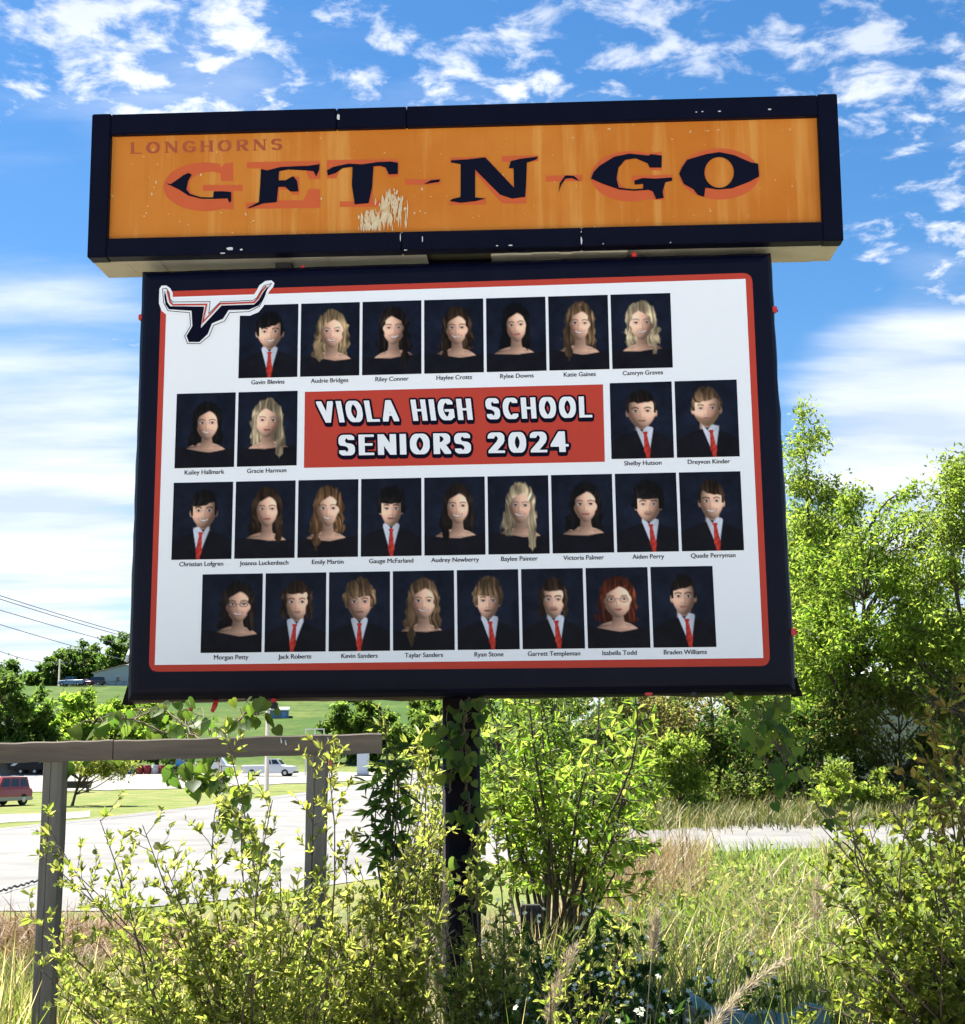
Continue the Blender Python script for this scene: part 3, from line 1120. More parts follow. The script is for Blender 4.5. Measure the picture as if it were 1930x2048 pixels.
title('VIOLA HIGH SCHOOL', [S(p, BY) for p in ((631, 802.5), (1184, 792), (1185.5, 836), (640, 847))])
title('SENIORS 2024', [S(p, BY) for p in ((676, 869.5), (1136, 862), (1138.5, 905), (677, 912.5))])

# ------------------------------------------------------------------ portraits (flat print)
PX, PY = 76, 96
_X, _Y = np.meshgrid(np.linspace(0, 1, PX), np.linspace(0, 1.27, PY))


def vnoise(x, y, seed):
    r = np.random.default_rng(seed)
    g = r.random((64, 64))
    xi, yi = np.floor(x).astype(int), np.floor(y).astype(int)
    fx, fy = x - xi, y - yi
    fx, fy = fx * fx * (3 - 2 * fx), fy * fy * (3 - 2 * fy)
    a, b = g[yi % 64, xi % 64], g[yi % 64, (xi + 1) % 64]
    c, d = g[(yi + 1) % 64, xi % 64], g[(yi + 1) % 64, (xi + 1) % 64]
    return (a * (1 - fx) + b * fx) * (1 - fy) + (c * (1 - fx) + d * fx) * fy


HAIR = dict(black=(.010, .008, .008), dark=(.022, .014, .010), brown=(.055, .030, .016), light=(.21, .125, .065), blond=(.48, .335, .175), pale=(.66, .52, .32), ginger=(.26, .135, .06), red=(.16, .035, .014))


def portrait(seed, sex, hair, style, cx=.52, cy=.47, skin=1.0, side=1, rw=.16, smile=1, tilt=0.0, glasses=0, beard=0, tie=.0, ln=.95):
    X, Y = _X, _Y
    r = np.random.default_rng(seed)
    n1 = vnoise(X * 5, Y * 5, seed) * .6 + vnoise(X * 13, Y * 13, seed + 1) * .4
    img = np.zeros((PY, PX, 3)) + (np.array([.0065, .0095, .020]) * (.55 + 1.1 * n1[..., None]))
    img *= (.75 + .5 * np.exp(-((X - .5) ** 2 + (Y - .62) ** 2) / .2))[..., None]

    def sm(d, w=.016):
        t = np.clip(.5 - d / w, 0, 1)
        return t * t * (3 - 2 * t)

    def ell(cx_, cy_, rx, ry, x=None, y=None):
        x = X if x is None else x
        y = Y if y is None else y
        return (np.sqrt(((x - cx_) / rx) ** 2 + ((y - cy_) / ry) ** 2) - 1) * min(rx, ry)

    def over(m, c):
        nonlocal img
        c = np.asarray(c, float)
        img = img * (1 - m[..., None]) + c * m[..., None]
    rh = .245 if sex == 'f' else .240
    rw *= 1.12 if sex == 'f' else 1.06
    sc = 1.14
    cy += .045
    hx, hy = cx, cy
    sk = np.array([1.06, .64, .45]) * skin
    hc = np.array(HAIR[hair])
    wx = vnoise(X * 6, Y * 4, seed + 3) - .5
    streak = vnoise(X * 34 + wx * 5, Y * 3.2 + wx * 3, seed + 4)
    shine = np.exp(-((Y - (hy - .12)) / .09) ** 2) * .9 + np.exp(-((Y - (hy + .22)) / .12) ** 2) * .55
    streak = .6 * streak + .4 * vnoise(X * 60 + wx * 9, Y * 4 + wx * 4, seed + 14)
    hcol = hc * (.12 + 1.9 * streak ** 2.2 * 1.25 * (.5 + shine) * (.55 + .65 * np.clip(.5 + side * (X - hx) * 2.2, 0, 1)))[..., None]
    # rotate head coordinates
    ca, sa = math.cos(tilt), math.sin(tilt)
    U = ((X - hx) * ca + (Y - hy) * sa) / sc
    Vv = (-(X - hx) * sa + (Y - hy) * ca) / sc
    rX, rY = rw * sc, rh * sc
    lng = style in ('long', 'wavy', 'curly')
    wav = {'long': .006, 'wavy': .022, 'curly': .03}.get(style, .01)
    ripple = wav * np.sin(Y * 34 + seed + 4 * wx) + .02 * (vnoise(X * 3, Y * 9, seed + 7) - .5)
    if lng:
        fray = .09 * (vnoise(X * 30, Y * 8, seed + 21) - .5)
        half = fray + np.interp(Y, [hy - .3, hy - .1, hy + .1, hy + .3, ln, ln + .06], [.02, rX + .04, rX + .06, rX + .09, rX + .06, rX - .06]) + ripple
        m = sm(np.abs(X - hx + .05 * side * np.clip((Y - hy) * 1.2, 0, 1)) - half, .03) * (Y < ln + .05) * (Y > hy - .12)
        m = np.maximum(m, sm(ell(hx, hy - .03, rX + .05, rY + .06) + .05 * (vnoise(X * 24, Y * 9, seed + 33) - .5), .04))
        over(m, hcol * .7)
    if sex == 'f':
        # shoulders, black drape
        sh_m = sm(ell(hx - .03 * side, 1.18, .44, .335)) * (Y > .74)
        lit = .74 * (.34 + .66 * np.clip(.5 + side * (X - hx) * 1.6, 0, 1)) * (1 - .3 * np.clip((Y - .85) * 2, 0, 1)) - .16 * np.exp(-((Y - .895 - .10 * np.abs(X - hx)) / .012) ** 2)
        over(sh_m, sk * lit[..., None])
        neck = sm(np.abs(X - hx) - (.085 + .35 * np.clip(Y - .78, 0, .3) ** 1.2), .02) * (Y > hy + .1) * (Y < .95)
        over(neck, sk * (.14 + .30 * np.clip(.5 + side * (X - hx) * 5, 0, 1) + .30 * np.clip((Y - .83) * 6, 0, 1))[..., None])
        over(sm(np.abs(Y - (.93 - np.abs(X - hx) * .75)) - .004, .012) * (np.abs(X - hx) < .09) * .5, sk * .35)
        nl = .995 - .12 * np.abs(X - hx - .04 * side) ** 1.0 + .10 * np.exp(-((X - hx) / .10) ** 2) * 0 + .045 * np.sin((X + seed) * 5) * .4
        over(sm(nl - Y), np.array([.006, .006, .009]) * (.6 + .9 * n1[..., None]))
    else:
        neck = sm(np.abs(X - hx) - .112, .02) * (Y > hy + .08) * (Y < .86)
        over(neck, sk * (.15 + .30 * np.clip(.5 + side * (X - hx) * 5, 0, 1))[..., None])
        edge = .785 + .38 * np.abs(X - hx) ** 1.25 + .25 * np.clip(np.abs(X - hx) - .34, 0, 1)
        over(sm(edge - Y), np.array([.0065, .0065, .0095]) * (.6 + .8 * n1[..., None]))
        vx = hx + tie + .10 * (Y - .74) * np.sign(tie + 1e-6) * (abs(tie) > .01)
        wv = np.interp(Y, [.70, .78, 1.22], [.115, .135, .015])
        shirt = sm(np.abs(X - vx) - wv) * sm(.735 + 1.25 * np.maximum(0, .075 - np.abs(X - hx)) + .22 * np.maximum(0, np.abs(X - hx) - .075) - Y)
        over(shirt, np.array([.62, .66, .75]) * (.7 + .35 * np.clip(.5 + side * (X - vx) * 4, 0, 1))[..., None])
        over(sm(np.abs(np.abs(X - vx) - (.02 + 1.1 * np.clip(.86 - Y, 0, .2))) - .003, .01) * (Y > .74) * (Y < .87) * .5, (.18, .2, .26))
        tw = np.interp(Y, [.825, .85, .875, 1.15, 1.27], [.038, .040, .026, .055, .058])
        tm = sm(np.abs(X - vx) - tw, .014) * (Y > .825)
        over(np.minimum(tm, sm(np.abs(X - vx) - wv - .015)), np.array([.55, .045, .03]) * (.55 + .55 * np.clip(.5 - side * (X - vx) * 9, 0, 1) + .15 * np.sin(Y * 60 + X * 40))[..., None])
    # face
    if sex == 'm':
        for s_ in (-1, 1):
            over(sm(ell(s_ * (rw + .002), .02, .024, .05, U, Vv)), sk * (.48 + .2 * s_ * side))
    jaw = rw * (1 - (.30 if sex == 'f' else .20) * np.clip(Vv / rh, 0, 1) ** 1.6)
    fd = (np.sqrt((U / jaw) ** 2 + (Vv / rh) ** 2) - 1) * rw
    fm = sm(fd, .02)
    n_x, n_y = U / (jaw * 1.06), Vv / (rh * 1.06)
    n_z = np.sqrt(np.clip(1 - n_x ** 2 - n_y ** 2, .02, 1))
    lam = np.clip(n_x * side * .62 - n_y * .34 + n_z * .71, 0, 1)
    lit = .15 + .98 * lam ** 1.25 + .10 * np.exp(-(((U - side * rw * .35) / .05) ** 2 + ((Vv - .035) / .04) ** 2))
    fc = sk * lit[..., None]
    cheek = np.exp(-(((np.abs(U) - rw * .55) / (.045)) ** 2 + ((Vv - .055) / .045) ** 2))
    fc = fc * (1 + cheek[..., None] * np.array([.22, .02, .0]))
    over(fm, fc)
    ex, ey = rw * .44, -.012
    for s_ in (-1, 1):
        sock = np.exp(-(((U - s_ * ex) / .05) ** 2 + ((Vv - ey) / .034) ** 2))
        over(sock * .55 * fm, sk * .30)
        over(sm(ell(s_ * ex, ey, .034, .015, U, Vv), .012) * .8, (.50, .46, .45))
        over(sm(ell(s_ * ex + .003, ey, .016, .016, U, Vv), .010), (.018, .012, .010))
        over(sm(np.abs(Vv - (ey - .013 + 5 * (U - s_ * ex) ** 2)) - .0035, .008) * (np.abs(U - s_ * ex) < .036) * .85, (.02, .012, .01))
        bt = .008 if sex == 'f' else .011
        bc = hc * .6 + np.array([.02, .012, .008])
        bc = np.minimum(bc, .12)
        over(sm(np.abs(Vv - (ey - .052 + 6 * (U - s_ * ex * 1.02) ** 2)) - bt, .012) * (np.abs(U - s_ * ex) < .050) * .85, bc)
    over(np.exp(-(((U + side * .014) / .012) ** 2 + ((Vv - .045) / .05) ** 2)) * .55 * fm, sk * .33)
    over(np.exp(-(((U - side * .005) / .010) ** 2 + ((Vv - .045) / .045) ** 2)) * .35 * fm, sk * 1.25)
    for s_ in (-1, 1):
        over(np.exp(-(((U - s_ * .017) / .010) ** 2 + ((Vv - .083) / .007) ** 2)) * .7, sk * .25)
    my = .132
    mwid = .076 if smile else .056
    curve = my - (5.5 if smile else 1.0) * U ** 2
    lip = np.array([.36, .10, .085]) if sex == 'f' else np.array([.32, .135, .10]) * skin
    mm = (np.abs(U) < mwid)
    th = .014 * np.sqrt(np.clip(1 - (U / mwid) ** 2, 0, 1))
    over(sm(np.abs(Vv - curve) - th - .004, .012) * mm * .85, lip)
    if smile > 0.5:
        over(sm(np.abs(Vv - curve + .001) - th * .62, .008) * (np.abs(U) < mwid * .85), (.68, .66, .62))
    else:
        over(sm(np.abs(Vv - curve) - .003, .008) * mm * .8, lip * .25)
    over(np.exp(-((U / .04) ** 2 + ((Vv - .162) / .012) ** 2)) * .3 * fm, sk * .4)
    if beard:
        bm_ = fm * np.clip((Vv - .10 + .35 * (np.abs(U) - .07)) / .05, 0, 1) * (1 - sm(np.abs(Vv - curve) - .014, .01) * mm) if beard == 1 else \
            sm(np.abs(Vv - (.102 + 4 * U ** 2 * .5)) - .009, .012) * (np.abs(U) < .06)
        over(bm_ * (.8 if beard == 1 else .5), hc * .8 + np.array([.02, .012, .008]))
    if glasses:
        for s_ in (-1, 1):
            e = np.abs(ell(s_ * ex, ey + .006, .056, .036, U, Vv))
            over(sm(e - .004, .009) * .9, (.015, .012, .012))
        over(sm(np.abs(Vv - ey + .002) - .004, .008) * (np.abs(U) < .018), (.015, .012, .012))
    # hair in front
    if sex == 'f':
        outer = sm(ell(0, -.035, rw + .045, rh + .055, U, Vv) + .035 * (vnoise(X * 24, Y * 9, seed + 31) - .5), .03)
        part = .06 * side
        window = ell(.004 * side, .055, rw * .97, rh * .98, U, Vv)
        window = np.maximum(window, -(Vv + .205 - .55 * np.abs(U - part)))
        hm = outer * (1 - sm(window, .024)) * (Vv < .14)
        over(hm, hcol)
        if lng:
            for s_ in (-1, 1):
                ctr = hx + s_ * np.interp(Y, [hy - .2, hy, hy + .25, ln], [rX * .85, rX + .012, rX * .95 + .02, rX * .8 + .04])
                wd = np.interp(Y, [hy - .15, hy + .05, hy + .25, ln - .05, ln], [.03, .034, .062, .055, .01]) + ripple * .8
                le = ln + .04 if s_ == (1 if seed % 2 else -1) else ln - .22
                over(sm(np.abs(X - ctr) - wd, .024) * (Y > hy - .13) * np.clip((le - Y) / .03, 0, 1), hcol)
    else:
        top = .085 if style == 'mop' else .058
        outer = ell(0, -.055, rw + (.055 if style == 'mop' else .022), rh + top - .03, U, Vv) + .03 * (vnoise(X * 16, Y * 16, seed + 9) - .5) * (1.6 if style == 'mop' else .8)
        hl = {'crop': -.125, 'fringe': -.085, 'mop': -.07, 'mane': -.125, 'swept': -.115}[style]
        line = hl + {'swept': .30 * side * U, 'fringe': .22 * side * U}.get(style, 0) - .8 * U ** 2 + .025 * (vnoise(X * 18, Y * 6, seed + 5) - .5)
        sidebar = (np.abs(U) > rw * .88) & (Vv < (.02 if style in ('crop', 'swept') else .06))
        hm = sm(outer, .036) * np.maximum(sm(Vv - line, .024), sidebar * 1.0)
        over(hm, hcol)
        if style == 'mane':
            for s_ in (-1, 1):
                over(sm(np.abs(U - s_ * (rw + .008)) - .040 + ripple, .022) * (Vv > -.16) * np.clip((.25 - Vv) / .04, 0, 1), hcol)
    img *= (.94 + .12 * vnoise(X * 60, Y * 60, seed + 2))[..., None]
    img = np.minimum(img, .92)
    # thin dark rim of the print
    return np.clip(img, 0.003, .9)


P1 = [  # (photo caption, look)
    ('Gavin Blevins', dict(sex='m', hair='black', style='fringe', cx=.52, cy=.44, rw=.175, side=-1)),
    ('Audrie Bridges', dict(sex='f', hair='blond', style='wavy', cx=.53, cy=.46, rw=.165, side=1, ln=1.0)),
    ('Riley Conner', dict(sex='f', hair='dark', style='wavy', cx=.53, cy=.43, rw=.15, side=-1, skin=.95, ln=1.12)),
    ('Haylee Crotts', dict(sex='f', hair='brown', style='wavy', cx=.55, cy=.46, rw=.15, ln=1.0, skin=.9)),
    ('Rylee Downs', dict(sex='f', hair='black', style='long', cx=.50, cy=.44, rw=.14, side=1, smile=0, tilt=-.06, ln=.9)),
    ('Katie Gaines', dict(sex='f', hair='light', style='wavy', cx=.52, cy=.44, rw=.145, ln=1.08, tilt=.05)),
    ('Camryn Graves', dict(sex='f', hair='pale', style='curly', cx=.50, cy=.46, rw=.16, ln=1.0, side=-1)),
]
P2 = [
    ('Kailey Hallmark', dict(sex='f', hair='black', style='long', cx=.53, cy=.48, rw=.15, ln=.9, skin=.95)),
    ('Gracie Harmon', dict(sex='f', hair='pale', style='long', cx=.50, cy=.46, rw=.16, smile=0, side=-1, ln=1.12, tilt=.05)),
    ('Shelby Hutson', dict(sex='m', hair='dark', style='crop', cx=.50, cy=.45, rw=.185, smile=0, skin=.95, tie=.04)),
    ('Dreyvon Kinder', dict(sex='m', hair='light', style='swept', cx=.50, cy=.43, rw=.18, smile=0, beard=1, side=-1, tie=.05)),
]
P3 = [
    ('Christian Lofgren', dict(sex='m', hair='black', style='fringe', cx=.52, cy=.44, rw=.17, side=-1, tie=-.03, skin=.85)),
    ('Joanna Luckenbach', dict(sex='f', hair='brown', style='long', cx=.53, cy=.43, rw=.15, smile=0, ln=1.0)),
    ('Emily Martin', dict(sex='f', hair='ginger', style='curly', cx=.50, cy=.44, rw=.15, ln=1.12, skin=1.05)),
    ('Gauge McFarland', dict(sex='m', hair='black', style='mop', cx=.50, cy=.46, rw=.145, smile=0, side=-1, skin=1.05)),
    ('Audrey Newberry', dict(sex='f', hair='dark', style='long', cx=.55, cy=.44, rw=.15, ln=1.05, skin=1.05)),
    ('Baylee Painter', dict(sex='f', hair='pale', style='long', cx=.53, cy=.45, rw=.145, ln=1.2, skin=.85, tilt=.04)),
    ('Victoria Palmer', dict(sex='f', hair='black', style='wavy', cx=.55, cy=.45, rw=.155, smile=0, ln=.92, skin=1.0)),
    ('Aiden Perry', dict(sex='m', hair='black', style='mop', cx=.53, cy=.47, rw=.165, smile=0, beard=2, side=-1, tie=.02)),
    ('Quade Perryman', dict(sex='m', hair='brown', style='swept', cx=.51, cy=.44, rw=.155, tie=.03)),
]
P4 = [
    ('Morgan Petty', dict(sex='f', hair='dark', style='curly', cx=.60, cy=.46, rw=.165, glasses=1, ln=.95, skin=.85)),
    ('Jack Roberts', dict(sex='m', hair='brown', style='mane', cx=.52, cy=.44, rw=.165, smile=0, tie=-.02)),
    ('Kevin Sanders', dict(sex='m', hair='light', style='mop', cx=.50, cy=.45, rw=.165, smile=0, skin=.75)),
    ('Taylar Sanders', dict(sex='f', hair='light', style='wavy', cx=.50, cy=.45, rw=.155, ln=1.18)),
    ('Ryan Stone', dict(sex='m', hair='light', style='mop', cx=.50, cy=.46, rw=.15, smile=0, side=-1, skin=.95, tie=.02)),
    ('Garrett Templeman', dict(sex='m', hair='brown', style='mane', cx=.51, cy=.46, rw=.15, smile=0, beard=2, tie=.03)),
    ('Isabella Todd', dict(sex='f', hair='red', style='wavy', cx=.50, cy=.47, rw=.185, smile=0, glasses=1, ln=.85, skin=1.05)),
    ('Braden Williams', dict(sex='m', hair='dark', style='swept', cx=.51, cy=.44, rw=.15, smile=0, side=-1, skin=.9, tie=.03)),
]


def card(cs, name, look, seed):
    img = portrait(seed, **look)
    u, v = np.meshgrid(np.linspace(0, 1, PX), np.linspace(0, 1, PY))
    u, v = u[..., None], v[..., None]
    q = (cs[0] * (1 - u) + cs[1] * u) * (1 - v) + (cs[3] * (1 - u) + cs[2] * u) * v
    V = np.stack([q[..., 0], np.full(q.shape[:2], BY - .0040), q[..., 1]], -1).reshape(-1, 3)
    i, j = np.meshgrid(np.arange(PX - 1), np.arange(PY - 1))
    a = (j * PX + i).ravel()
    Fc = np.stack([a, a + PX, a + PX + 1, a + 1], 1)
    o = link('portrait_photo', mesh_arrays('portrait_photo', V, Fc, M['portrait'], col=img.reshape(-1, 3)), banner)
    cu = bpy.data.curves.new('caption', 'FONT')
    cu.body = name
    cu.size = 0.038
    cu.align_x = 'CENTER'
    cu.offset = 0.0
    cu.materials.append(M['print_navy'])
    tmp = bpy.data.objects.new('tmp', cu)
    m0 = bpy.data.meshes.new_from_object(tmp)
    bpy.data.objects.remove(tmp)
    v0 = np.array([tuple(v.co) for v in m0.vertices])
    f0 = [tuple(f.vertices) for f in m0.polygons]
    me = mesh_arrays('caption', np.concatenate([v0, v0 + (.0013, .0004, .0002)]), f0 + [tuple(i + len(v0) for i in f) for f in f0], M['print_navy'])
    t = link('caption', me, banner)
    base = (cs[2] + cs[3]) / 2
    d = cs[2] - cs[3]
    t.matrix_local = Matrix.Translation((base[0], BY - .0044, base[1] - .040)) @ Matrix.Rotation(-math.atan2(d[1], d[0]), 4, 'Y') @ Matrix.Rotation(R(90), 4, 'X')


sd = 100
for row, corners in ((P1, ((480.5, 611.5), (1340.4, 586.3), (1345.6, 735.4), (477, 757))),
                     (P2[:2], ((354, 788), (595.6, 781.8), (593.5, 931), (349.2, 937))),
                     (P2[2:], ((1219.3, 766.8), (1473, 759.3), (1479.4, 913), (1223, 918.5))),
                     (P3, ((347.9, 966), (1480.4, 942.7), (1488, 1100.7), (343, 1120))),
                     (P4, ((405.5, 1149), (1424.7, 1132), (1432.8, 1294), (401.3, 1306)))):
    c = [S(p, BY) for p in corners]
    n = len(row)
    g = .045
    for k, (nm, lk) in enumerate(row):
        t0, t1 = k / (n - g) * 1.0, (k + 1 - g) / (n - g)
        sd += 17
        card([c[0] + (c[1] - c[0]) * t0, c[0] + (c[1] - c[0]) * t1, c[3] + (c[2] - c[3]) * t1, c[3] + (c[2] - c[3]) * t0], nm, lk, sd)

# ties that hold the banner
for k, (p, w, h, red) in enumerate((((379, 1424), 10, 40, 1), ((428, 1412), 12, 26, 1), ((547, 1400), 14, 26, 2), ((1297, 1384), 16, 14, 1), ((1387, 1386), 12, 12, 0), ((1268, 511), 10, 9, 1), ((1586, 1264), 12, 14, 1),
                                    ((1548, 620), 11, 12, 1), ((283, 636), 9, 12, 1), ((606, 536), 9, 6, 1), ((256, 1312), 12, 26, 3))):
    c_ = S(p, .11)
    u = .00292
    mb = MB()
    w, h = w * u, h * u
    if h > .06:
        mb.tube([(c_[0] + .012, .13, c_[1] + h * .5), (c_[0] + .004, .11, c_[1]), (c_[0] - .008, .10, c_[1] - h * .45)], [w * .42, w * .5, w * .34], k=6, m=0)
        if red == 2:
            mb.box(c_[0] - w * .4, c_[0] + w * .6, .08, .13, c_[1] - h * .7, c_[1] - h * .2, m=1, bev=.004)
    else:
        mb.box(c_[0] - w / 2, c_[0] + w / 2, .085, .13, c_[1] - h / 2, c_[1] + h / 2, m=0, bev=.004)
        mb.tube([(c_[0] - w * .6, .107, c_[1]), (c_[0] + w * .7, .105, c_[1] - h * .2)], h * .22, k=6, m=1)
    mb.obj('tie_clip', [M['red_strap'] if red in (1, 2) else (M['chip'] if red == 3 else M['black']), M['black']], banner)
# ------------------------------------------------------------------ foliage tools
TMPL = {
    'lance': (np.array([(0, 0, 0), (.5, .42, .16), (0, 1, -.12), (-.5, .42, .16)]), np.array([(0, 1, 2), (0, 2, 3)])),
    'oval': (np.array([(0, 0, 0), (.42, .26, .12), (.46, .62, .12), (0, 1, -.18), (-.46, .62, .12), (-.42, .26, .12)]), np.array([(0, 1, 2, 3), (0, 3, 4, 5)])),
}


def unit(v):
    return v / (np.linalg.norm(v, axis=-1, keepdims=True) + 1e-9)


def leaf_arrays(pos, dirv, L, W, tmpl='lance', flat=.7, r=rng):
    n = len(pos)
    pts, fc = TMPL[tmpl]
    d = unit(dirv)
    up = np.array([0, 0, 1.0]) + r.normal(0, flat, (n, 3))
    side = unit(np.cross(d, up))
    nr_ = np.cross(side, d)
    L = np.broadcast_to(L, (n,))
    W = np.broadcast_to(W, (n,))
    v = pos[:, None] + side[:, None] * (pts[None, :, 0] * W[:, None])[..., None] + d[:, None] * (pts[None, :, 1] * L[:, None])[..., None] + nr_[:, None] * (pts[None, :, 2] * W[:, None])[..., None]
    f = (np.arange(n) * len(pts))[:, None, None] + fc[None]
    return v.reshape(-1, 3), f.reshape(-1, fc.shape[1])


def leaf_obj(name, parent, pos, dirv, L, W, col, tmpl='lance', mat=None, flat=.7):
    v, f = leaf_arrays(pos, dirv, L, W, tmpl, flat)
    c = np.repeat(col, len(TMPL[tmpl][0]), axis=0)
    o = link(name, mesh_arrays(name, v, f, mat or M['leaf'], col=c), parent)
    if parent is not None:
        o['kind'] = 'stuff'
    return o


def palette(n, cols, jit=.18):
    cols = np.array(cols)
    k = rng.integers(0, len(cols), n)
    t = rng.random((n, 1))
    c = cols[k] * t + cols[rng.integers(0, len(cols), n)] * (1 - t)
    return np.clip(c * np.exp(rng.normal(0, jit, (n, 1))), .004, .8)


FRESH = [(.15, .19, .04), (.19, .215, .055), (.11, .155, .03), (.23, .24, .075)]
LIME = [(.12, .21, .024), (.155, .235, .035), (.085, .165, .02)]
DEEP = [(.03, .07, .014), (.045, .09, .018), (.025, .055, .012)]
WOODS = [(.065, .11, .026), (.085, .135, .03), (.05, .09, .022)]
SPRING = [(.125, .18, .032), (.155, .20, .04), (.10, .15, .028)]
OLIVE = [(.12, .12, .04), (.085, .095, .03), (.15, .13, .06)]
STRAW = [(.42, .34, .21), (.34, .27, .16), (.48, .41, .28), (.27, .19, .11)]
RUST = [(.30, .20, .12), (.25, .15, .09), (.36, .27, .17)]


def bend(a, b, n=8, sag=0.0, wob=.03, up=0.0):
    a, b = np.asarray(a, float), np.asarray(b, float)
    t = np.linspace(0, 1, n)[:, None]
    l = np.linalg.norm(b - a)
    p = a + (b - a) * t
    q = rng.normal(0, wob * l, 3)
    q2 = rng.normal(0, wob * .6 * l, 3)
    p = p + q * np.sin(math.pi * t) + q2 * np.sin(2 * math.pi * t)
    p[:, 2] += (up - sag) * l * np.sin(math.pi * t[:, 0])
    return p


def shrub(name, label, stems, ntwig=16, tlen=.30, leaf=(.027, .012), gap=.017, cols=FRESH, cat='shrub', group=None, r0=.009, tmpl='oval', t_from=.22, droop=0.0, pair=True, mat=None, flat=.7, stem_mat=None, upness=.35):
    """stems: list of (base point, tip point)"""
    base = np.mean([s[0] for s in stems], axis=0)
    base[2] = float(hgt(base[0], base[1]))
    root = thing(name, label, cat, base, group=group)
    tb = Tubes()
    P_, Dv, Cc, Ls = [], [], [], []
    for (a, b) in stems:
        a, b = np.array(a) - base, np.array(b) - base
        p = bend(a, b, 9, wob=.025, up=.03)
        l = np.linalg.norm(b - a)
        tb.add(p, np.linspace(r0, r0 * .25, 9), 5)
        sdir = unit(np.gradient(p, axis=0))
        for k in range(ntwig):
            t = t_from + (1 - t_from) * (k + rng.random()) / ntwig
            x = t * 8
            i = min(7, int(x))
            o = p[i] + (p[i + 1] - p[i]) * (x - i)
            out = rng.normal(0, 1, 3)
            out = unit(out - sdir[i] * (out @ sdir[i]))
            d = unit(sdir[i] * rng.uniform(.3, .9) + out + np.array([0, 0, upness]))
            ln = tlen * rng.uniform(.45, 1.15) * (1.25 - .75 * t)
            e = o + d * ln
            e[2] -= droop * ln
            q = bend(o, e, 5, wob=.05, sag=droop * .3)
            tb.add(q, np.linspace(r0 * .28, r0 * .12, 5), 4)
            nl = max(3, int(ln / gap))
            tt = np.sort(rng.uniform(.12, 1.0, nl))
            xx = tt * 4
            ii = np.minimum(3, xx.astype(int))
            pp = q[ii] + (q[ii + 1] - q[ii]) * (xx - ii)[:, None]
            for rep in range(2 if pair else 1):
                o2 = rng.normal(0, 1, (nl, 3))
                dd = unit(unit(e - o) * .75 + unit(o2) * .8 + np.array([0, 0, .12 - droop * 1.3]))
                P_.append(pp)
                Dv.append(dd)
                tone = math.exp(rng.normal(0, .16))
                Cc.append(palette(nl, cols) * tone)
                Ls.append(rng.uniform(.65, 1.2, nl) * (1.15 - .35 * tt))
    tb.obj('stem', stem_mat or M['twig'], root)['kind'] = 'stuff'
    P_, Dv, Cc, Ls = (np.concatenate(x) for x in (P_, Dv, Cc, Ls))
    leaf_obj('foliage', root, P_, Dv, leaf[0] * Ls * np.exp(rng.normal(0, .22, len(Ls))), leaf[1] * Ls * np.exp(rng.normal(0, .2, len(Ls))), Cc, tmpl, mat, flat)
    return root


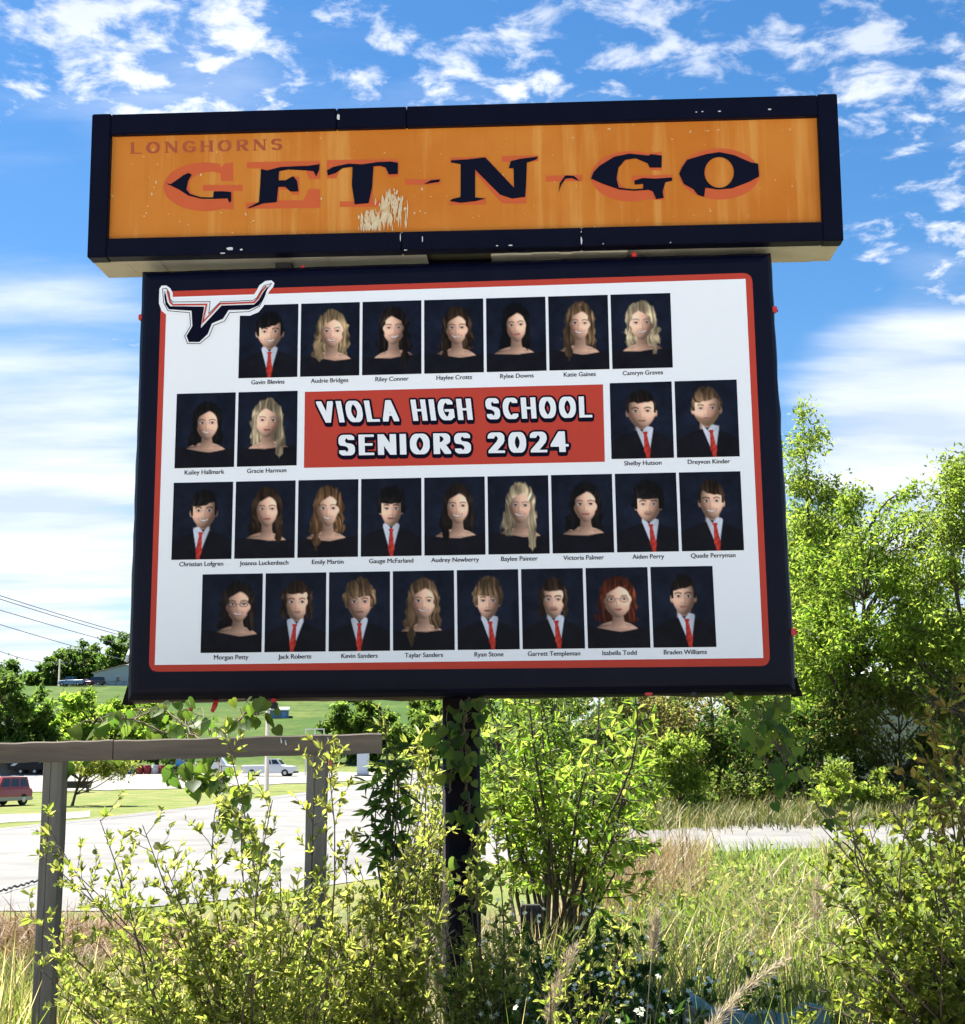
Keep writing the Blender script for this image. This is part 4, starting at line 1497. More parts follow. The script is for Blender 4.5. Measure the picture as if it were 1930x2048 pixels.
def tree(name, label, base, H, crown, nclump, nleaf, leaf, cols, trunk_r=.12, fork=.35, cat='tree', group=None, crad=.16, mat=None, bare=0, tmpl='lance', lean=(0, 0)):
    """crown: list of (centre offset from base, radii); crad: clump radius as share of the height"""
    base = np.array(base, float)
    root = thing(name, label, cat, base, group=group)
    vol = np.array([np.prod(c[1]) for c in crown])
    vol = vol ** .55
    ks = rng.choice(len(crown), nclump, p=vol / vol.sum())
    ctr = []
    for k in ks:
        c, r_ = crown[k]
        v = unit(rng.normal(0, 1, 3)) * rng.uniform(.25, 1.0) ** .45
        ctr.append(np.array(c) + v * np.array(r_))
    ctr = np.array(ctr)
    topz = max(c[0][2] + c[1][2] for c in crown)
    tx, ty = np.mean(ctr[:, 0]), np.mean(ctr[:, 1])
    tp = bend((0, 0, -.15), (tx * .8 + lean[0], ty * .8 + lean[1], topz * .82), 9, wob=.02)
    tb = Tubes()
    tr_ = np.linspace(trunk_r, trunk_r * .18, 9)
    tr_[0] *= 1.35
    tb.add(tp, tr_, 9)
    P_, Dv, Cc, Ls = [], [], [], []
    per = max(6, nleaf // nclump)
    for c in ctr:
        hz = np.hypot(c[0] - tp[:, 0], c[1] - tp[:, 1])
        want = np.clip(c[2] - .75 * np.min(hz) - .05 * H, fork * H * .6, topz * .8)
        i = int(np.argmin(np.abs(tp[:, 2] - want)))
        limb = bend(tp[i], c, 7, wob=.05, sag=-.06)
        lr = max(trunk_r * .09, min(trunk_r * .45, .16 * trunk_r * np.linalg.norm(c - tp[i]) / (.12 * H)))
        tb.add(limb, np.linspace(lr, lr * .22, 7), 5)
        cr = crad * H * rng.uniform(.6, 1.3)
        nt_ = 5
        tw = [c + unit(rng.normal(0, 1, 3)) * cr * rng.uniform(.5, 1.0) * np.array([1, 1, .75]) for _ in range(nt_)]
        tone = math.exp(rng.normal(0, .20))
        for e in tw:
            st = limb[rng.integers(3, 7)]
            q = bend(st, e, 4, wob=.06)
            tb.add(q, np.linspace(lr * .3, lr * .1, 4), 3)
            m = per // nt_
            t = rng.uniform(.25, 1.12, m)[:, None]
            pos = st + (e - st) * t + rng.normal(0, cr * .24, (m, 3)) * np.array([1, 1, .8])
            P_.append(pos)
            Dv.append(unit(rng.normal(0, 1, (m, 3)) + unit(e - st) * .6 + np.array([0, 0, -.25])))
            Cc.append(palette(m, cols) * tone)
            Ls.append(rng.uniform(.6, 1.3, m))
    tb.obj('trunk', M['bark'], root)
    P_, Dv, Cc, Ls = (np.concatenate(x) for x in (P_, Dv, Cc, Ls))
    if bare:
        keep = rng.random(len(P_)) > bare
        P_, Dv, Cc, Ls = P_[keep], Dv[keep], Cc[keep], Ls[keep]
    leaf_obj('crown', root, P_, Dv, leaf[0] * Ls, leaf[1] * Ls, Cc, tmpl, mat or M['far_leaf'], .8)
    return root


def blades(name, label, cat, pts, hts, wid, cols, lean=.35, mat=None, curve=.5):
    """grass: one bent strip per base point"""
    n = len(pts)
    az = rng.uniform(0, 2 * math.pi, n)
    dr = np.stack([np.cos(az), np.sin(az), np.zeros(n)], 1)
    sd_ = np.stack([-np.sin(az + rng.normal(0, .8, n)), np.cos(az), np.zeros(n)], 1)
    ln = np.abs(rng.normal(lean, lean * .5, n))
    ts = np.array([0, .35, .7, 1.0])
    wd = np.array([1, .85, .55, .06])
    cen = pts[:, None] + np.array([0, 0, 1.0]) * (hts[:, None] * ts * (1 - .25 * ln[:, None] * ts))[..., None] + dr[:, None] * (hts[:, None] * ln[:, None] * (ts ** (1 + curve)))[..., None]
    off = sd_[:, None] * (np.broadcast_to(wid, (n,))[:, None] * wd / 2)[..., None]
    v = np.stack([cen - off, cen + off], 2).reshape(-1, 3)
    b = (np.arange(n) * 8)[:, None, None]
    f = np.array([(0, 1, 3, 2), (2, 3, 5, 4), (4, 5, 7, 6)])[None] + b
    c = np.repeat(cols, 8, axis=0)
    o = link(name, mesh_arrays(name, v, f.reshape(-1, 4), mat or M['straw'], col=c))
    o['kind'] = 'stuff'
    o['label'] = label
    o['category'] = cat
    return o


def scatter(px0, px1, y0, y1, n, clump=0.0):
    """ground points between two photograph columns and two distances"""
    Y = np.exp(rng.uniform(math.log(y0), math.log(y1), n))
    px = rng.uniform(px0, px1, n)
    if clump:
        cp = rng.uniform(px0, px1, max(4, n // 40))
        cY = np.exp(rng.uniform(math.log(y0), math.log(y1), len(cp)))
        k = rng.integers(0, len(cp), n)
        px = cp[k] + rng.normal(0, clump, n)
        Y = cY[k] * np.exp(rng.normal(0, .05, n))
    X = (px / 2 - 482.5) / F * Y * 1.02
    return np.stack([X, Y, hgt(X, Y) - .02], 1)


def gx(px, Y):
    """ground point below a photograph column at distance Y"""
    x = (px / 2 - 482.5) / F * Y * 1.015
    return np.array([x, Y, float(hgt(x, Y))])


def fan(bases, tips, Y, dY=.35):
    out = []
    for t in tips:
        b = min(bases, key=lambda q: abs(q - t[0] * .25 - q * .0 - np.mean(bases) * .75)) if len(bases) > 1 else bases[0]
        b = bases[rng.integers(0, len(bases))]
        yb = Y + rng.uniform(-.15, .15)
        out.append((gx(b, yb), at(t, Y + rng.uniform(-dY, dY))))
    return out


# ------------------------------------------------------------------ foreground shrubs
shrub('privet_shrub', 'big pale green small-leaved shrub spreading in front of the wooden frame', fan(
    [470, 510, 560, 600, 640],
    [(95, 1650), (80, 1705), (200, 1640), (150, 1745), (285, 1650), (330, 1730), (445, 1560), (455, 1480), (480, 1620), (545, 1600), (560, 1720), (600, 1760), (620, 1780), (380, 1750),
     (660, 1760), (240, 1760), (350, 1790), (60, 1830), (70, 1930), (110, 1900), (120, 1990), (200, 1890), (290, 1930), (420, 1760), (500, 1740), (380, 1900), (330, 1850), (560, 1820), (620, 1870), (680, 1900), (470, 1880), (250, 1990), (180, 2010)], 5.9, .45),
    ntwig=22, tlen=.25, leaf=(.037, .0165), gap=.0175, r0=.0065)
shrub('privet_shrub', 'yellow green small-leaved shrub rising beside the shorter fence post', fan(
    [660, 700, 740, 790, 830],
    [(645, 1470), (632, 1510), (690, 1700), (720, 1740), (800, 1720), (830, 1660), (860, 1540), (880, 1640), (700, 1800), (760, 1790), (820, 1800), (740, 1860), (860, 1830), (680, 1880), (800, 1900), (780, 1760), (650, 1840), (840, 1760), (720, 1930), (850, 1930), (900, 1760)], 6.5, .4),
    ntwig=21, tlen=.26, leaf=(.037, .0165), gap=.0175, r0=.0065, cols=FRESH[:2] + [(.17, .18, .045)])
shrub('privet_shrub', 'low small-leaved shrub in front of the dark sign post', fan(
    [900, 950, 1000],
    [(960, 1650), (985, 1640), (930, 1760), (890, 1850), (960, 1880), (1020, 1900), (900, 1960), (1000, 1980), (940, 1990), (1040, 1850)], 6.9, .3),
    ntwig=22, tlen=.22, leaf=(.036, .017), gap=.017, r0=.007)
shrub('privet_shrub', 'thin leafy shoots leaning right beside the white flowers', fan(
    [1080, 1110, 1150],
    [(1130, 1900), (1180, 1880), (1250, 1850), (1100, 1960), (1170, 1970), (1060, 1930), (1280, 1890)], 6.4, .3),
    ntwig=14, tlen=.16, leaf=(.034, .016), gap=.018, r0=.006)
shrub('roundleaf_shrub', 'dense dark stemmed shrub with round leaves at the lower right edge', fan(
    [1800, 1850, 1900, 1960, 2010],
    [(1640, 1650), (1680, 1600), (1700, 1560), (1735, 1640), (1760, 1580), (1790, 1640), (1820, 1600), (1860, 1550), (1880, 1640), (1910, 1580), (1925, 1500), (1720, 1720), (1780, 1720), (1840, 1740), (1900, 1740), (1640, 1740), (1700, 1800), (1760, 1810), (1830, 1820), (1900, 1830),
     (1660, 1880), (1740, 1900), (1810, 1910), (1880, 1920), (1620, 1960), (1690, 1980), (1770, 1990), (1600, 2010)], 6.2, .45),
    ntwig=15, tlen=.28, leaf=(.038, .028), gap=.023, cols=[(.10, .135, .022), (.075, .11, .02), (.135, .155, .03)], r0=.008)
shrub('young_maple', 'slender shrub with yellow and reddish new leaves at the right edge', fan(
    [1900, 1940], [(1860, 1440), (1880, 1390), (1905, 1350), (1925, 1400), (1850, 1520), (1915, 1480), (1890, 1560)], 7.6, .3),
    ntwig=13, tlen=.3, leaf=(.06, .03), gap=.04, cols=[(.20, .18, .035), (.14, .16, .03), (.22, .14, .04)], t_from=.45)
# sapling with long drooping leaflets behind the sign
SAP = fan([1075, 1090, 1110, 1130],
          [(985, 1420), (1010, 1400), (1040, 1390), (1080, 1395), (1120, 1400), (1160, 1400), (1200, 1410), (1235, 1430), (1260, 1470), (1280, 1510), (1290, 1560), (1255, 1560), (1240, 1620), (1210, 1660), (1190, 1580), (1150, 1500), (1100, 1480), (1060, 1480),
           (1010, 1500), (980, 1480), (975, 1560), (1010, 1590), (1050, 1560), (1090, 1560), (1130, 1580), (1220, 1500), (1180, 1460), (1030, 1450), (1000, 1640), (1150, 1640)], 10.6, .95)
SAP = [(a, b + rng.normal(0, .10, 3)) for a, b in SAP]
shrub('box_elder_sapling', 'bright lime green sapling with drooping leaflets right of the sign post', SAP, ntwig=14, tlen=.46, leaf=(.088, .030), gap=.040, cols=LIME + FRESH[:2], cat='tree', t_from=.48, droop=.35, r0=.017, tmpl='oval', stem_mat=M['bark'])
shrub('ash_seedling', 'tall seedling with dark drooping leaves beyond the rail end', fan([780, 790], [(772, 1440), (790, 1480), (760, 1520), (800, 1540), (775, 1600), (790, 1650)], 8.3, .2),
      ntwig=11, tlen=.2, leaf=(.095, .03), gap=.04, cols=DEEP + LIME[:1], cat='tree', t_from=.62, droop=.5, r0=.010)
shrub('ash_seedling', 'seedling with pale pointed shoots above the end of the rail', fan([770, 800, 850], [(768, 1425), (830, 1470), (868, 1450), (850, 1490), (880, 1440)], 9.4, .2),
      ntwig=9, tlen=.24, leaf=(.085, .024), gap=.05, cols=FRESH, cat='tree', t_from=.7, droop=.1, r0=.009)
for lab, tx_, Yb, cl in (('thin pale bush standing close behind the sign post', (880, 1520), 11.5, FRESH), ('wispy yellow bush left of the sign post by the road', (850, 1610), 12.5, OLIVE + FRESH[:1])):
    shrub('roadside_bush', lab, fan([tx_[0] - 20, tx_[0] + 25], [(tx_[0] + rng.normal(0, 45), tx_[1] + rng.normal(20, 55)) for _ in range(12)], Yb, .4), ntwig=12, tlen=.35, leaf=(.05, .022), gap=.04, cols=cl)
for k, (lab, px, Yb, tz) in enumerate((('dark leafy weed with small white flowers below the sign post', 1040, 7.0, .50), ('dark weed clump with white flowers at the bottom edge', 1200, 6.6, .50), ('white flowered weed clump beside the tall grass', 1330, 7.1, .46), ('shaded weed clump with scattered white flowers under the plume', 1120, 7.7, .62))):
    b = gx(px, Yb)
    st = [(b + np.append(rng.normal(0, .12, 2), 0), b + np.array([rng.normal(0, .26), rng.normal(0, .2), tz * rng.uniform(.6, 1.15)])) for _ in range(26)]
    w = shrub('flowering_weed', lab, st, ntwig=9, tlen=.13, leaf=(.05, .026), gap=.024, cols=DEEP, cat='weed', group='white flowered weeds below the sign', r0=.004, t_from=.2, stem_mat=M['vine_stem'])
    pos = np.array([s[1] for s in st for _ in range(2)]) - np.array(w.location) + rng.normal(0, .05, (52, 3)) + np.array([0, 0, .05])
    cc = []
    dd = []
    for p in pos:
        a0 = rng.uniform(0, 6.28)
        nrm = unit(np.array([rng.normal(0, .5), -.7, .8]))
        u = unit(np.cross(nrm, [.3, .2, 1]))
        v = np.cross(nrm, u)
        for q in range(5):
            a = a0 + q * 1.2566
            cc.append(p)
            dd.append(u * math.cos(a) + v * math.sin(a))
    leaf_obj('blossoms', w, np.array(cc), np.array(dd), .016, .013, np.tile([.75, .78, .78], (len(cc), 1)), 'lance', M['leaf'])

# ------------------------------------------------------------------ climbing vines with large leaves
HEART = [(0, .0), (.22, -.10), (.44, .02), (.50, .24), (.40, .50), (.20, .76), (0, 1.0)]


def heart_mesh(nm, col):
    V = [(x, y, .10 * x + .0) for x, y in HEART] + [(-x, y, .10 * x) for x, y in HEART[1:-1]]
    mid = len(V)
    V += [(0, .35, -.06), (0, .7, -.03)]
    n = len(HEART)
    R_ = list(range(n))
    L_ = [0] + list(range(n, n + n - 2)) + [n - 1]
    Fc = []
    for side in (R_, L_):
        Fc += [(side[0], side[1], mid), (side[1], side[2], mid), (side[2], side[3], mid), (side[3], side[4], mid), (side[4], mid + 1, mid), (side[4], side[5], mid + 1), (side[5], side[6], mid + 1)]
    Fc = [f if k < 7 else f[::-1] for k, f in enumerate(Fc)]
    cl = np.tile(col, (len(V), 1))
    return mesh_arrays(nm, V, Fc, M['leaf'], col=cl, smooth=True)


HM = [heart_mesh('heart_leaf', c) for c in ((.055, .115, .018), (.08, .145, .02), (.04, .085, .016), (.13, .18, .03), (.10, .16, .03), (.065, .10, .022))]


def vine(name, label, paths, nleaf, size, region=None, face=-1.0, depth=.05):
    """paths: stems as lists of world points; leaves hang along them, each its own part"""
    p0 = np.array(paths[0][0])
    root = thing(name, label, 'vine', p0)
    tb = Tubes()
    dense = []
    for pth in paths:
        pth = np.array(pth) - p0
        t = np.linspace(0, 1, len(pth))
        tt = np.linspace(0, 1, 6 * len(pth))
        q = np.stack([np.interp(tt, t, pth[:, k]) for k in range(3)], 1) + rng.normal(0, .006, (6 * len(pth), 3))
        tb.add(q, np.linspace(.006, .0025, len(q)), 5)
        dense.append(q)
    allp = np.concatenate(dense)
    for k in range(nleaf):
        c0 = allp[rng.integers(0, len(allp))]
        c = c0 + np.clip(rng.normal(0, 1, 3), -1.6, 1.6) * np.array([size * .75, depth, size * .6])
        q = bend(c0, c, 4, wob=.08, sag=-.1)
        tb.add(q, np.linspace(.0022, .0012, 4), 4)
        s_ = size * rng.uniform(.55, 1.2)
        nrm = Vector(unit(np.array([rng.normal(0, .45), face + rng.normal(0, .3), rng.normal(.35, .35)])))
        dn = Vector(unit(np.array([rng.normal(0, .45), rng.normal(0, .2), -1.0])))
        xa = dn.cross(nrm).normalized()
        ya = nrm.cross(xa).normalized()
        m = Matrix(((xa.x * s_, ya.x * s_, nrm.x * s_, c[0]), (xa.y * s_, ya.y * s_, nrm.y * s_, c[1]), (xa.z * s_, ya.z * s_, nrm.z * s_, c[2]), (0, 0, 0, 1)))
        link('leaf', HM[rng.integers(0, len(HM))], root, mw=m)
    tb.obj('vine_stem', M['vine_stem'], root)['kind'] = 'stuff'
    return root


post_w = lambda t, px=895, r=.125: None
pw = np.array(SIGN_M @ Vector((pa, .24, 0)))


def on_post(b, ang, r=.13):
    p = SIGN_M @ Vector((pa + r * math.sin(ang), .24 - r * math.cos(ang), b))
    return np.array(p)


vine('post_vine', 'ivy-like vine with heart shaped leaves climbing the dark sign post', [
    [on_post(.9 + .13 * k, .3 + .25 * math.sin(k * .9)) for k in range(9)],
    [on_post(.7 + .15 * k, .75 - .08 * k) for k in range(9)],
    [on_post(1.35 + .1 * k, -.5 + .15 * math.sin(k)) for k in range(6)],
    [on_post(1.5 + .08 * k, -.1 + .1 * k) for k in range(6)]], 74, .085, depth=.02)
vine('hanging_vine', 'tangled heart leaved vine hanging over the wooden rail under the banner', [
    [at(p, y) for p, y in (((500, 1720), 6.9), ((470, 1640), 7.1), ((440, 1540), 7.3), ((420, 1460), 7.6), ((400, 1412), 8.1))],
    [at(p, y) for p, y in (((560, 1760), 6.9), ((480, 1650), 7.1), ((405, 1560), 7.2), ((375, 1480), 7.4), ((368, 1412), 8.1))],
    [at(p, y) for p, y in (((410, 1500), 7.2), ((340, 1470), 7.1), ((270, 1440), 7.1), ((215, 1430), 7.1), ((180, 1445), 7.1))],
    [at(p, y) for p, y in (((400, 1480), 7.3), ((330, 1420), 7.5), ((280, 1430), 7.4), ((200, 1500), 7.0), ((130, 1500), 6.9))],
    [at(p, y) for p, y in (((430, 1560), 7.0), ((400, 1570), 7.0), ((370, 1540), 7.0), ((360, 1500), 7.1))],
    [at(p, y) for p, y in (((470, 1450), 7.7), ((500, 1412), 7.8), ((510, 1430), 7.8))]], 175, .075, face=-.7, depth=.12)
vine('hanging_vine', 'dark leaved vine climbing bare stems to the right end of the banner', [
    [at(p, y) for p, y in (((1990, 2080), 6.6), ((1850, 1890), 7.0), ((1760, 1770), 7.3), ((1660, 1650), 7.7), ((1600, 1560), 8.0), ((1540, 1470), 8.3), ((1500, 1400), 8.6))],
    [at(p, y) for p, y in (((2000, 2050), 6.7), ((1860, 1880), 7.05), ((1765, 1755), 7.35), ((1668, 1640), 7.75), ((1610, 1545), 8.0), ((1545, 1450), 8.3), ((1530, 1398), 8.6))]], 20, .075, depth=.05)
vine('hanging_vine', 'mass of large dark green leaves hanging below the right half of the banner', [
    [at(p, y) for p, y in (((1560, 1500), 8.35), ((1530, 1440), 8.4), ((1500, 1392), 8.6))],
    [at(p, y) for p, y in (((1545, 1560), 8.3), ((1520, 1480), 8.4), ((1450, 1392), 8.6))],
    [at(p, y) for p, y in (((1580, 1600), 8.2), ((1560, 1500), 8.3), ((1540, 1430), 8.4), ((1555, 1392), 8.6))]], 70, .072, depth=.12)

# ------------------------------------------------------------------ grasses
def tone(n, cols, j=.2):
    return palette(n, cols, j)


p = scatter(1150, 1960, 8.6, 25, 24000, clump=16)
n = len(p)
blades('grass', 'tall green grass on the open ground right of the post', 'grass', p, rng.uniform(.12, .42, n) * (1 + .15 * rng.normal(0, 1, n)), .007 + .0006 * p[:, 1], tone(n, [(.09, .15, .025), (.13, .175, .04), (.07, .115, .02), (.16, .18, .06)]), .6, M['leaf'])
p = scatter(1180, 1700, 8.6, 24, 1500, clump=22)
n = len(p)
blades('dry_grass', 'pale dry grass stalks among the green grass', 'grass', p, rng.uniform(.25, .75, n), .005 + .0005 * p[:, 1], tone(n, STRAW), .8)
p = scatter(1160, 1370, 13, 23, 1800, clump=18)
n = len(p)
blades('russet_grass', 'tall russet dry grass by the gravel drive', 'grass', p, rng.uniform(.30, .85, n), .006 + .0006 * p[:, 1], tone(n, RUST + STRAW[:2]), .4)
p = scatter(-40, 1000, 8.5, 20.5, 11000, clump=26)
n = len(p)
blades('weedy_grass', 'short weedy grass on the bank before the road', 'grass', p, rng.uniform(.10, .34, n), .006 + .0006 * p[:, 1], tone(n, STRAW[:2] + [(.12, .14, .04), (.15, .16, .05), (.10, .14, .035)]), .7)
p = scatter(-60, 1980, 6.6, 8.8, 6500, clump=20)
n = len(p)
blades('foreground_grass', 'mixed green and dry grass along the bottom edge', 'grass', p, rng.uniform(.30, .72, n), .009, tone(n, [(.08, .12, .02), (.11, .14, .03), (.10, .13, .03)] + STRAW[:1]), .35, M['leaf'])
p = scatter(1240, 2000, 36, 44, 9000, clump=20)
n = len(p)
blades('verge_grass', 'grassy strip along the far side of the gravel drive', 'grass', p, rng.uniform(.3, .75, n) + .5 * np.clip((p[:, 1] - 39) / 4, 0, 1), .03, tone(n, [(.12, .16, .035), (.17, .18, .055), (.09, .12, .03)] + STRAW[:1]), .5)
p = scatter(1150, 1900, 8.8, 24, 9000, clump=12)
n = len(p)
p[:, 2] += rng.uniform(.03, .34, n)
v_, f_ = leaf_arrays(p, unit(rng.normal(0, 1, (n, 3)) + np.array([0, 0, .5])), rng.uniform(.04, .11, n), rng.uniform(.015, .045, n), 'oval')
wd_ = link('weeds', mesh_arrays('weeds', v_, f_, M['leaf'], col=np.repeat(palette(n, [(.10, .16, .025), (.07, .12, .02), (.14, .18, .04), (.19, .17, .08)], .25), 6, axis=0)))
wd_['kind'] = 'stuff'
wd_['label'] = 'broad leaved weeds scattered through the green grass'
wd_['category'] = 'weeds'
# dead brush heap, lower left
n = 3400
base = np.stack([rng.uniform(-5.2, -2.2, n), rng.uniform(10.6, 14.5, n), np.zeros(n)], 1)
base[:, 2] = hgt(base[:, 0], base[:, 1]) + .30 * np.exp(-((base[:, 0] + 3.9) / 1.1) ** 2) * rng.random(n)
blades('dead_brush', 'heap of brown dead brush on the bank at the lower left', 'brush', base, rng.uniform(.12, .38, n), .013, tone(n, [(.20, .125, .075), (.27, .18, .11), (.15, .09, .05)], .3), 1.5, curve=.2)


for lab, px, Y, hw in (('low leafy bramble at the foot of the dark thicket', 1440, 41, 90), ('low bramble at the foot of the shaded thicket', 1570, 41.5, 80), ('low bramble beside the brownish thicket', 1290, 42, 80)):
    c = gx(px, Y)
    st = [(c + np.array([rng.normal(0, hw * Y / F / 4), rng.normal(0, .4), 0]), c + np.array([rng.normal(0, hw * Y / F / 3), rng.normal(0, .5), rng.uniform(.5, 1.5)])) for _ in range(26)]
    shrub('bramble', lab, st, ntwig=9, tlen=.6, leaf=(.14, .08), gap=.10, cols=WOODS + OLIVE[:1], cat='bush', r0=.014, t_from=.1, tmpl='lance', mat=M['far_leaf'])


def plume(label, base, tip, bendv, head, r=.07):
    root = thing('dry_grass_plume', label, 'grass plume', base, group=None)
    a, b = np.zeros(3), np.array(tip) - np.array(base)
    t = np.linspace(0, 1, 14)[:, None]
    q = a + (b - a) * t + np.array(bendv) * (t ** 3)
    q[:, 2] += .12 * np.sin(math.pi * t[:, 0]) * abs(bendv[0])
    tb = Tubes()
    tb.add(q, np.linspace(.005, .0016, 14), 5)
    o = tb.obj('stalk', M['straw_stem'], root)
    m = 520
    tt = 1 - head * rng.random(m) ** .8
    x = tt * 13
    i = np.minimum(12, x.astype(int))
    pp = q[i] + (q[i + 1] - q[i]) * (x - i)[:, None]
    d = unit(q[i + 1] - q[i])
    rr = .6 * r * np.sin(np.clip((1 - tt) / head, .05, 1) * math.pi * .9)[:, None] + .012
    off = rng.normal(0, .45, (m, 3)) * rr
    leaf_obj('seed_head', root, pp + off * .4, d * .9 + off / rr * .8, rng.uniform(.02, .055, m), .0045, tone(m, [(.50, .43, .33), (.42, .35, .25), (.58, .52, .43)], .12), 'lance', M['straw'])


M['straw_stem'] = material('straw_stem', (0.42, 0.35, 0.22), .8)
plume('bent straw plume with drooping seed head in front of the post base', gx(1040, 6.3), at((1105, 1880), 6.3), (.09, 0, -.03), .38)
plume('upright fuzzy straw plume left of the post base', gx(860, 6.9), at((885, 1790), 6.9), (.02, 0, 0), .42, .09)
plume('low hazy straw plume between the shrubs left of the post', gx(800, 6.7), at((830, 1850), 6.7), (.05, 0, 0), .3, .10)
plume('long straw plume arching to the right over the grass', gx(1310, 5.9), at((1400, 1935), 5.9), (.35, 0, .04), .5, .05)
plume('tall pale straw plume in the middle of the green grass', gx(1600, 9.0), at((1625, 1760), 9.0), (.03, 0, 0), .3, .13)
plume('thin straw stalk leaning left of the lime sapling grass', gx(1255, 6.6), at((1300, 1830), 6.6), (.03, 0, 0), .2, .03)

# ------------------------------------------------------------------ trees beyond the drive
def spot(px, Y):
    return gx(px, Y)


def crown_px(base, specs):
    """[(px, py, half width px, half height px, Y)] -> crown ellipsoids relative to the base"""
    out = []
    for px, py, hw, hh, Y in specs:
        c = at((px, py), Y) - base
        s_ = Y / F / 2
        out.append((c, (hw * s_, hw * s_ * .9, hh * s_)))
    return out


GT = 'trees beyond the gravel drive'
for nm, lab, px, Y, cr, ncl, nl, lf, cols, tr_, bare in (
    ('tall_tree', 'tallest thin-topped tree just right of the banner', 1612, 46, [(1600, 860, 42, 80, 46), (1640, 1060, 90, 150, 46), (1610, 1250, 80, 150, 45)], 74, 14000, (.17, .078), SPRING, .12, .05),
    ('spreading_tree', 'wide spring green tree with dark forking trunk right of the banner', 1690, 43, [(1770, 1060, 120, 90, 43), (1720, 1180, 150, 130, 43), (1690, 1290, 130, 70, 42), (1850, 1180, 70, 110, 44), (1690, 1400, 120, 60, 43)], 112, 20500, (.17, .078), SPRING + LIME[:1], .13, .0),
    ('spreading_tree', 'loose yellow green tree at the right edge of the picture', 1925, 41, [(1900, 1040, 100, 110, 41), (1900, 1200, 90, 120, 41), (1960, 950, 70, 60, 41), (1850, 1300, 90, 90, 41)], 88, 15500, (.165, .075), SPRING, .14, .05),
    ('spreading_tree', 'dense lower tree behind the banner corner', 1590, 50, [(1620, 1200, 100, 170, 50), (1600, 1400, 90, 110, 50)], 50, 15000, (.22, .11), SPRING + WOODS[:1], .2, .0),
    ('spreading_tree', 'green tree low at the right edge behind the young maple', 1900, 47, [(1890, 1330, 110, 120, 46)], 40, 12000, (.21, .10), SPRING, .15, .0),
):
    b = spot(px, Y)
    H = max(at((q[0], q[1] - q[3]), q[4])[2] for q in cr) - b[2]
    tree(nm, lab, b, H, crown_px(b, cr), ncl, nl, lf, cols, tr_, group=GT, crad=.07, bare=bare)
GB = 'bushes along the far side of the drive'
for nm, lab, px, Y, py, hw, hh, ncl, nl, cols, bare in (
    ('thicket_bush', 'light green bush beside the lime sapling across the drive', 1345, 39.5, 1530, 60, 55, 18, 3800, SPRING, .0),
    ('thicket_bush', 'brownish half bare thicket below the banner', 1330, 44, 1450, 110, 110, 34, 7200, OLIVE, .3),
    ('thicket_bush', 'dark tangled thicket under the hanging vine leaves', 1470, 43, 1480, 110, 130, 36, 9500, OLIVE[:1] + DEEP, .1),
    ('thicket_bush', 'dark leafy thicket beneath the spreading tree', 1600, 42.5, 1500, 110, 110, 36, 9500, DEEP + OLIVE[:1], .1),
    ('thicket_bush', 'pale green bush at the foot of the spreading tree', 1680, 39, 1560, 95, 50, 22, 5200, SPRING + FRESH[:1], .0),
    ('thicket_bush', 'grey green brush in front of the white shed wall', 1770, 42, 1440, 130, 110, 40, 11000, OLIVE + SPRING[:1], .1),
    ('thicket_bush', 'bushy green growth at the right end of the drive', 1900, 40, 1530, 90, 80, 26, 6000, SPRING, .0),
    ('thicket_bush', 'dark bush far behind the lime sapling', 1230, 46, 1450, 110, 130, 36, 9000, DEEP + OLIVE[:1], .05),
    ('thicket_bush', 'mid green bush right behind the sign post', 1090, 50, 1430, 120, 120, 34, 8000, WOODS + SPRING[:1], .05),
):
    b = spot(px, Y)
    H = at((px, py - hh), Y)[2] - b[2]
    c = at((px, py), Y) - b
    s_ = Y / F / 2
    zc = max(c[2], hh * s_ * .55)
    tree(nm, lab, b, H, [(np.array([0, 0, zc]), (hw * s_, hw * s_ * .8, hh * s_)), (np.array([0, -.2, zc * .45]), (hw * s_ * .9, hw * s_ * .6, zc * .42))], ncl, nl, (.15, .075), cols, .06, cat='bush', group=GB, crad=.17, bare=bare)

for k, (px, Y, top, hw, lab) in enumerate(((1270, 56, 1350, 90, 'dim tree closing the gap right of the lime sapling'), (1400, 58, 1330, 110, 'shadowy tree behind the brownish thicket'), (1530, 57, 1340, 110, 'shadowy tree behind the hanging vine leaves'),
                                      (1000, 60, 1360, 110, 'green tree behind the lime sapling by the post'), (1130, 58, 1350, 110, 'mid green tree directly behind the lime sapling'), (1960, 55, 1300, 110, 'tree beyond the right end of the shed'))):
    b = spot(px, Y)
    H = at((px, top), Y)[2] - b[2]
    s_ = Y / F / 2
    tree('thicket_tree', lab, b, H, [(np.array([0, 0, H * .58]), (hw * s_, hw * s_ * .7, H * .40)), (np.array([0, 0, H * .25]), (hw * s_, hw * s_ * .6, H * .26))], 44, 9500, (.22, .12), [OLIVE + DEEP, WOODS][k % 2], .13, group=GT, crad=.10)

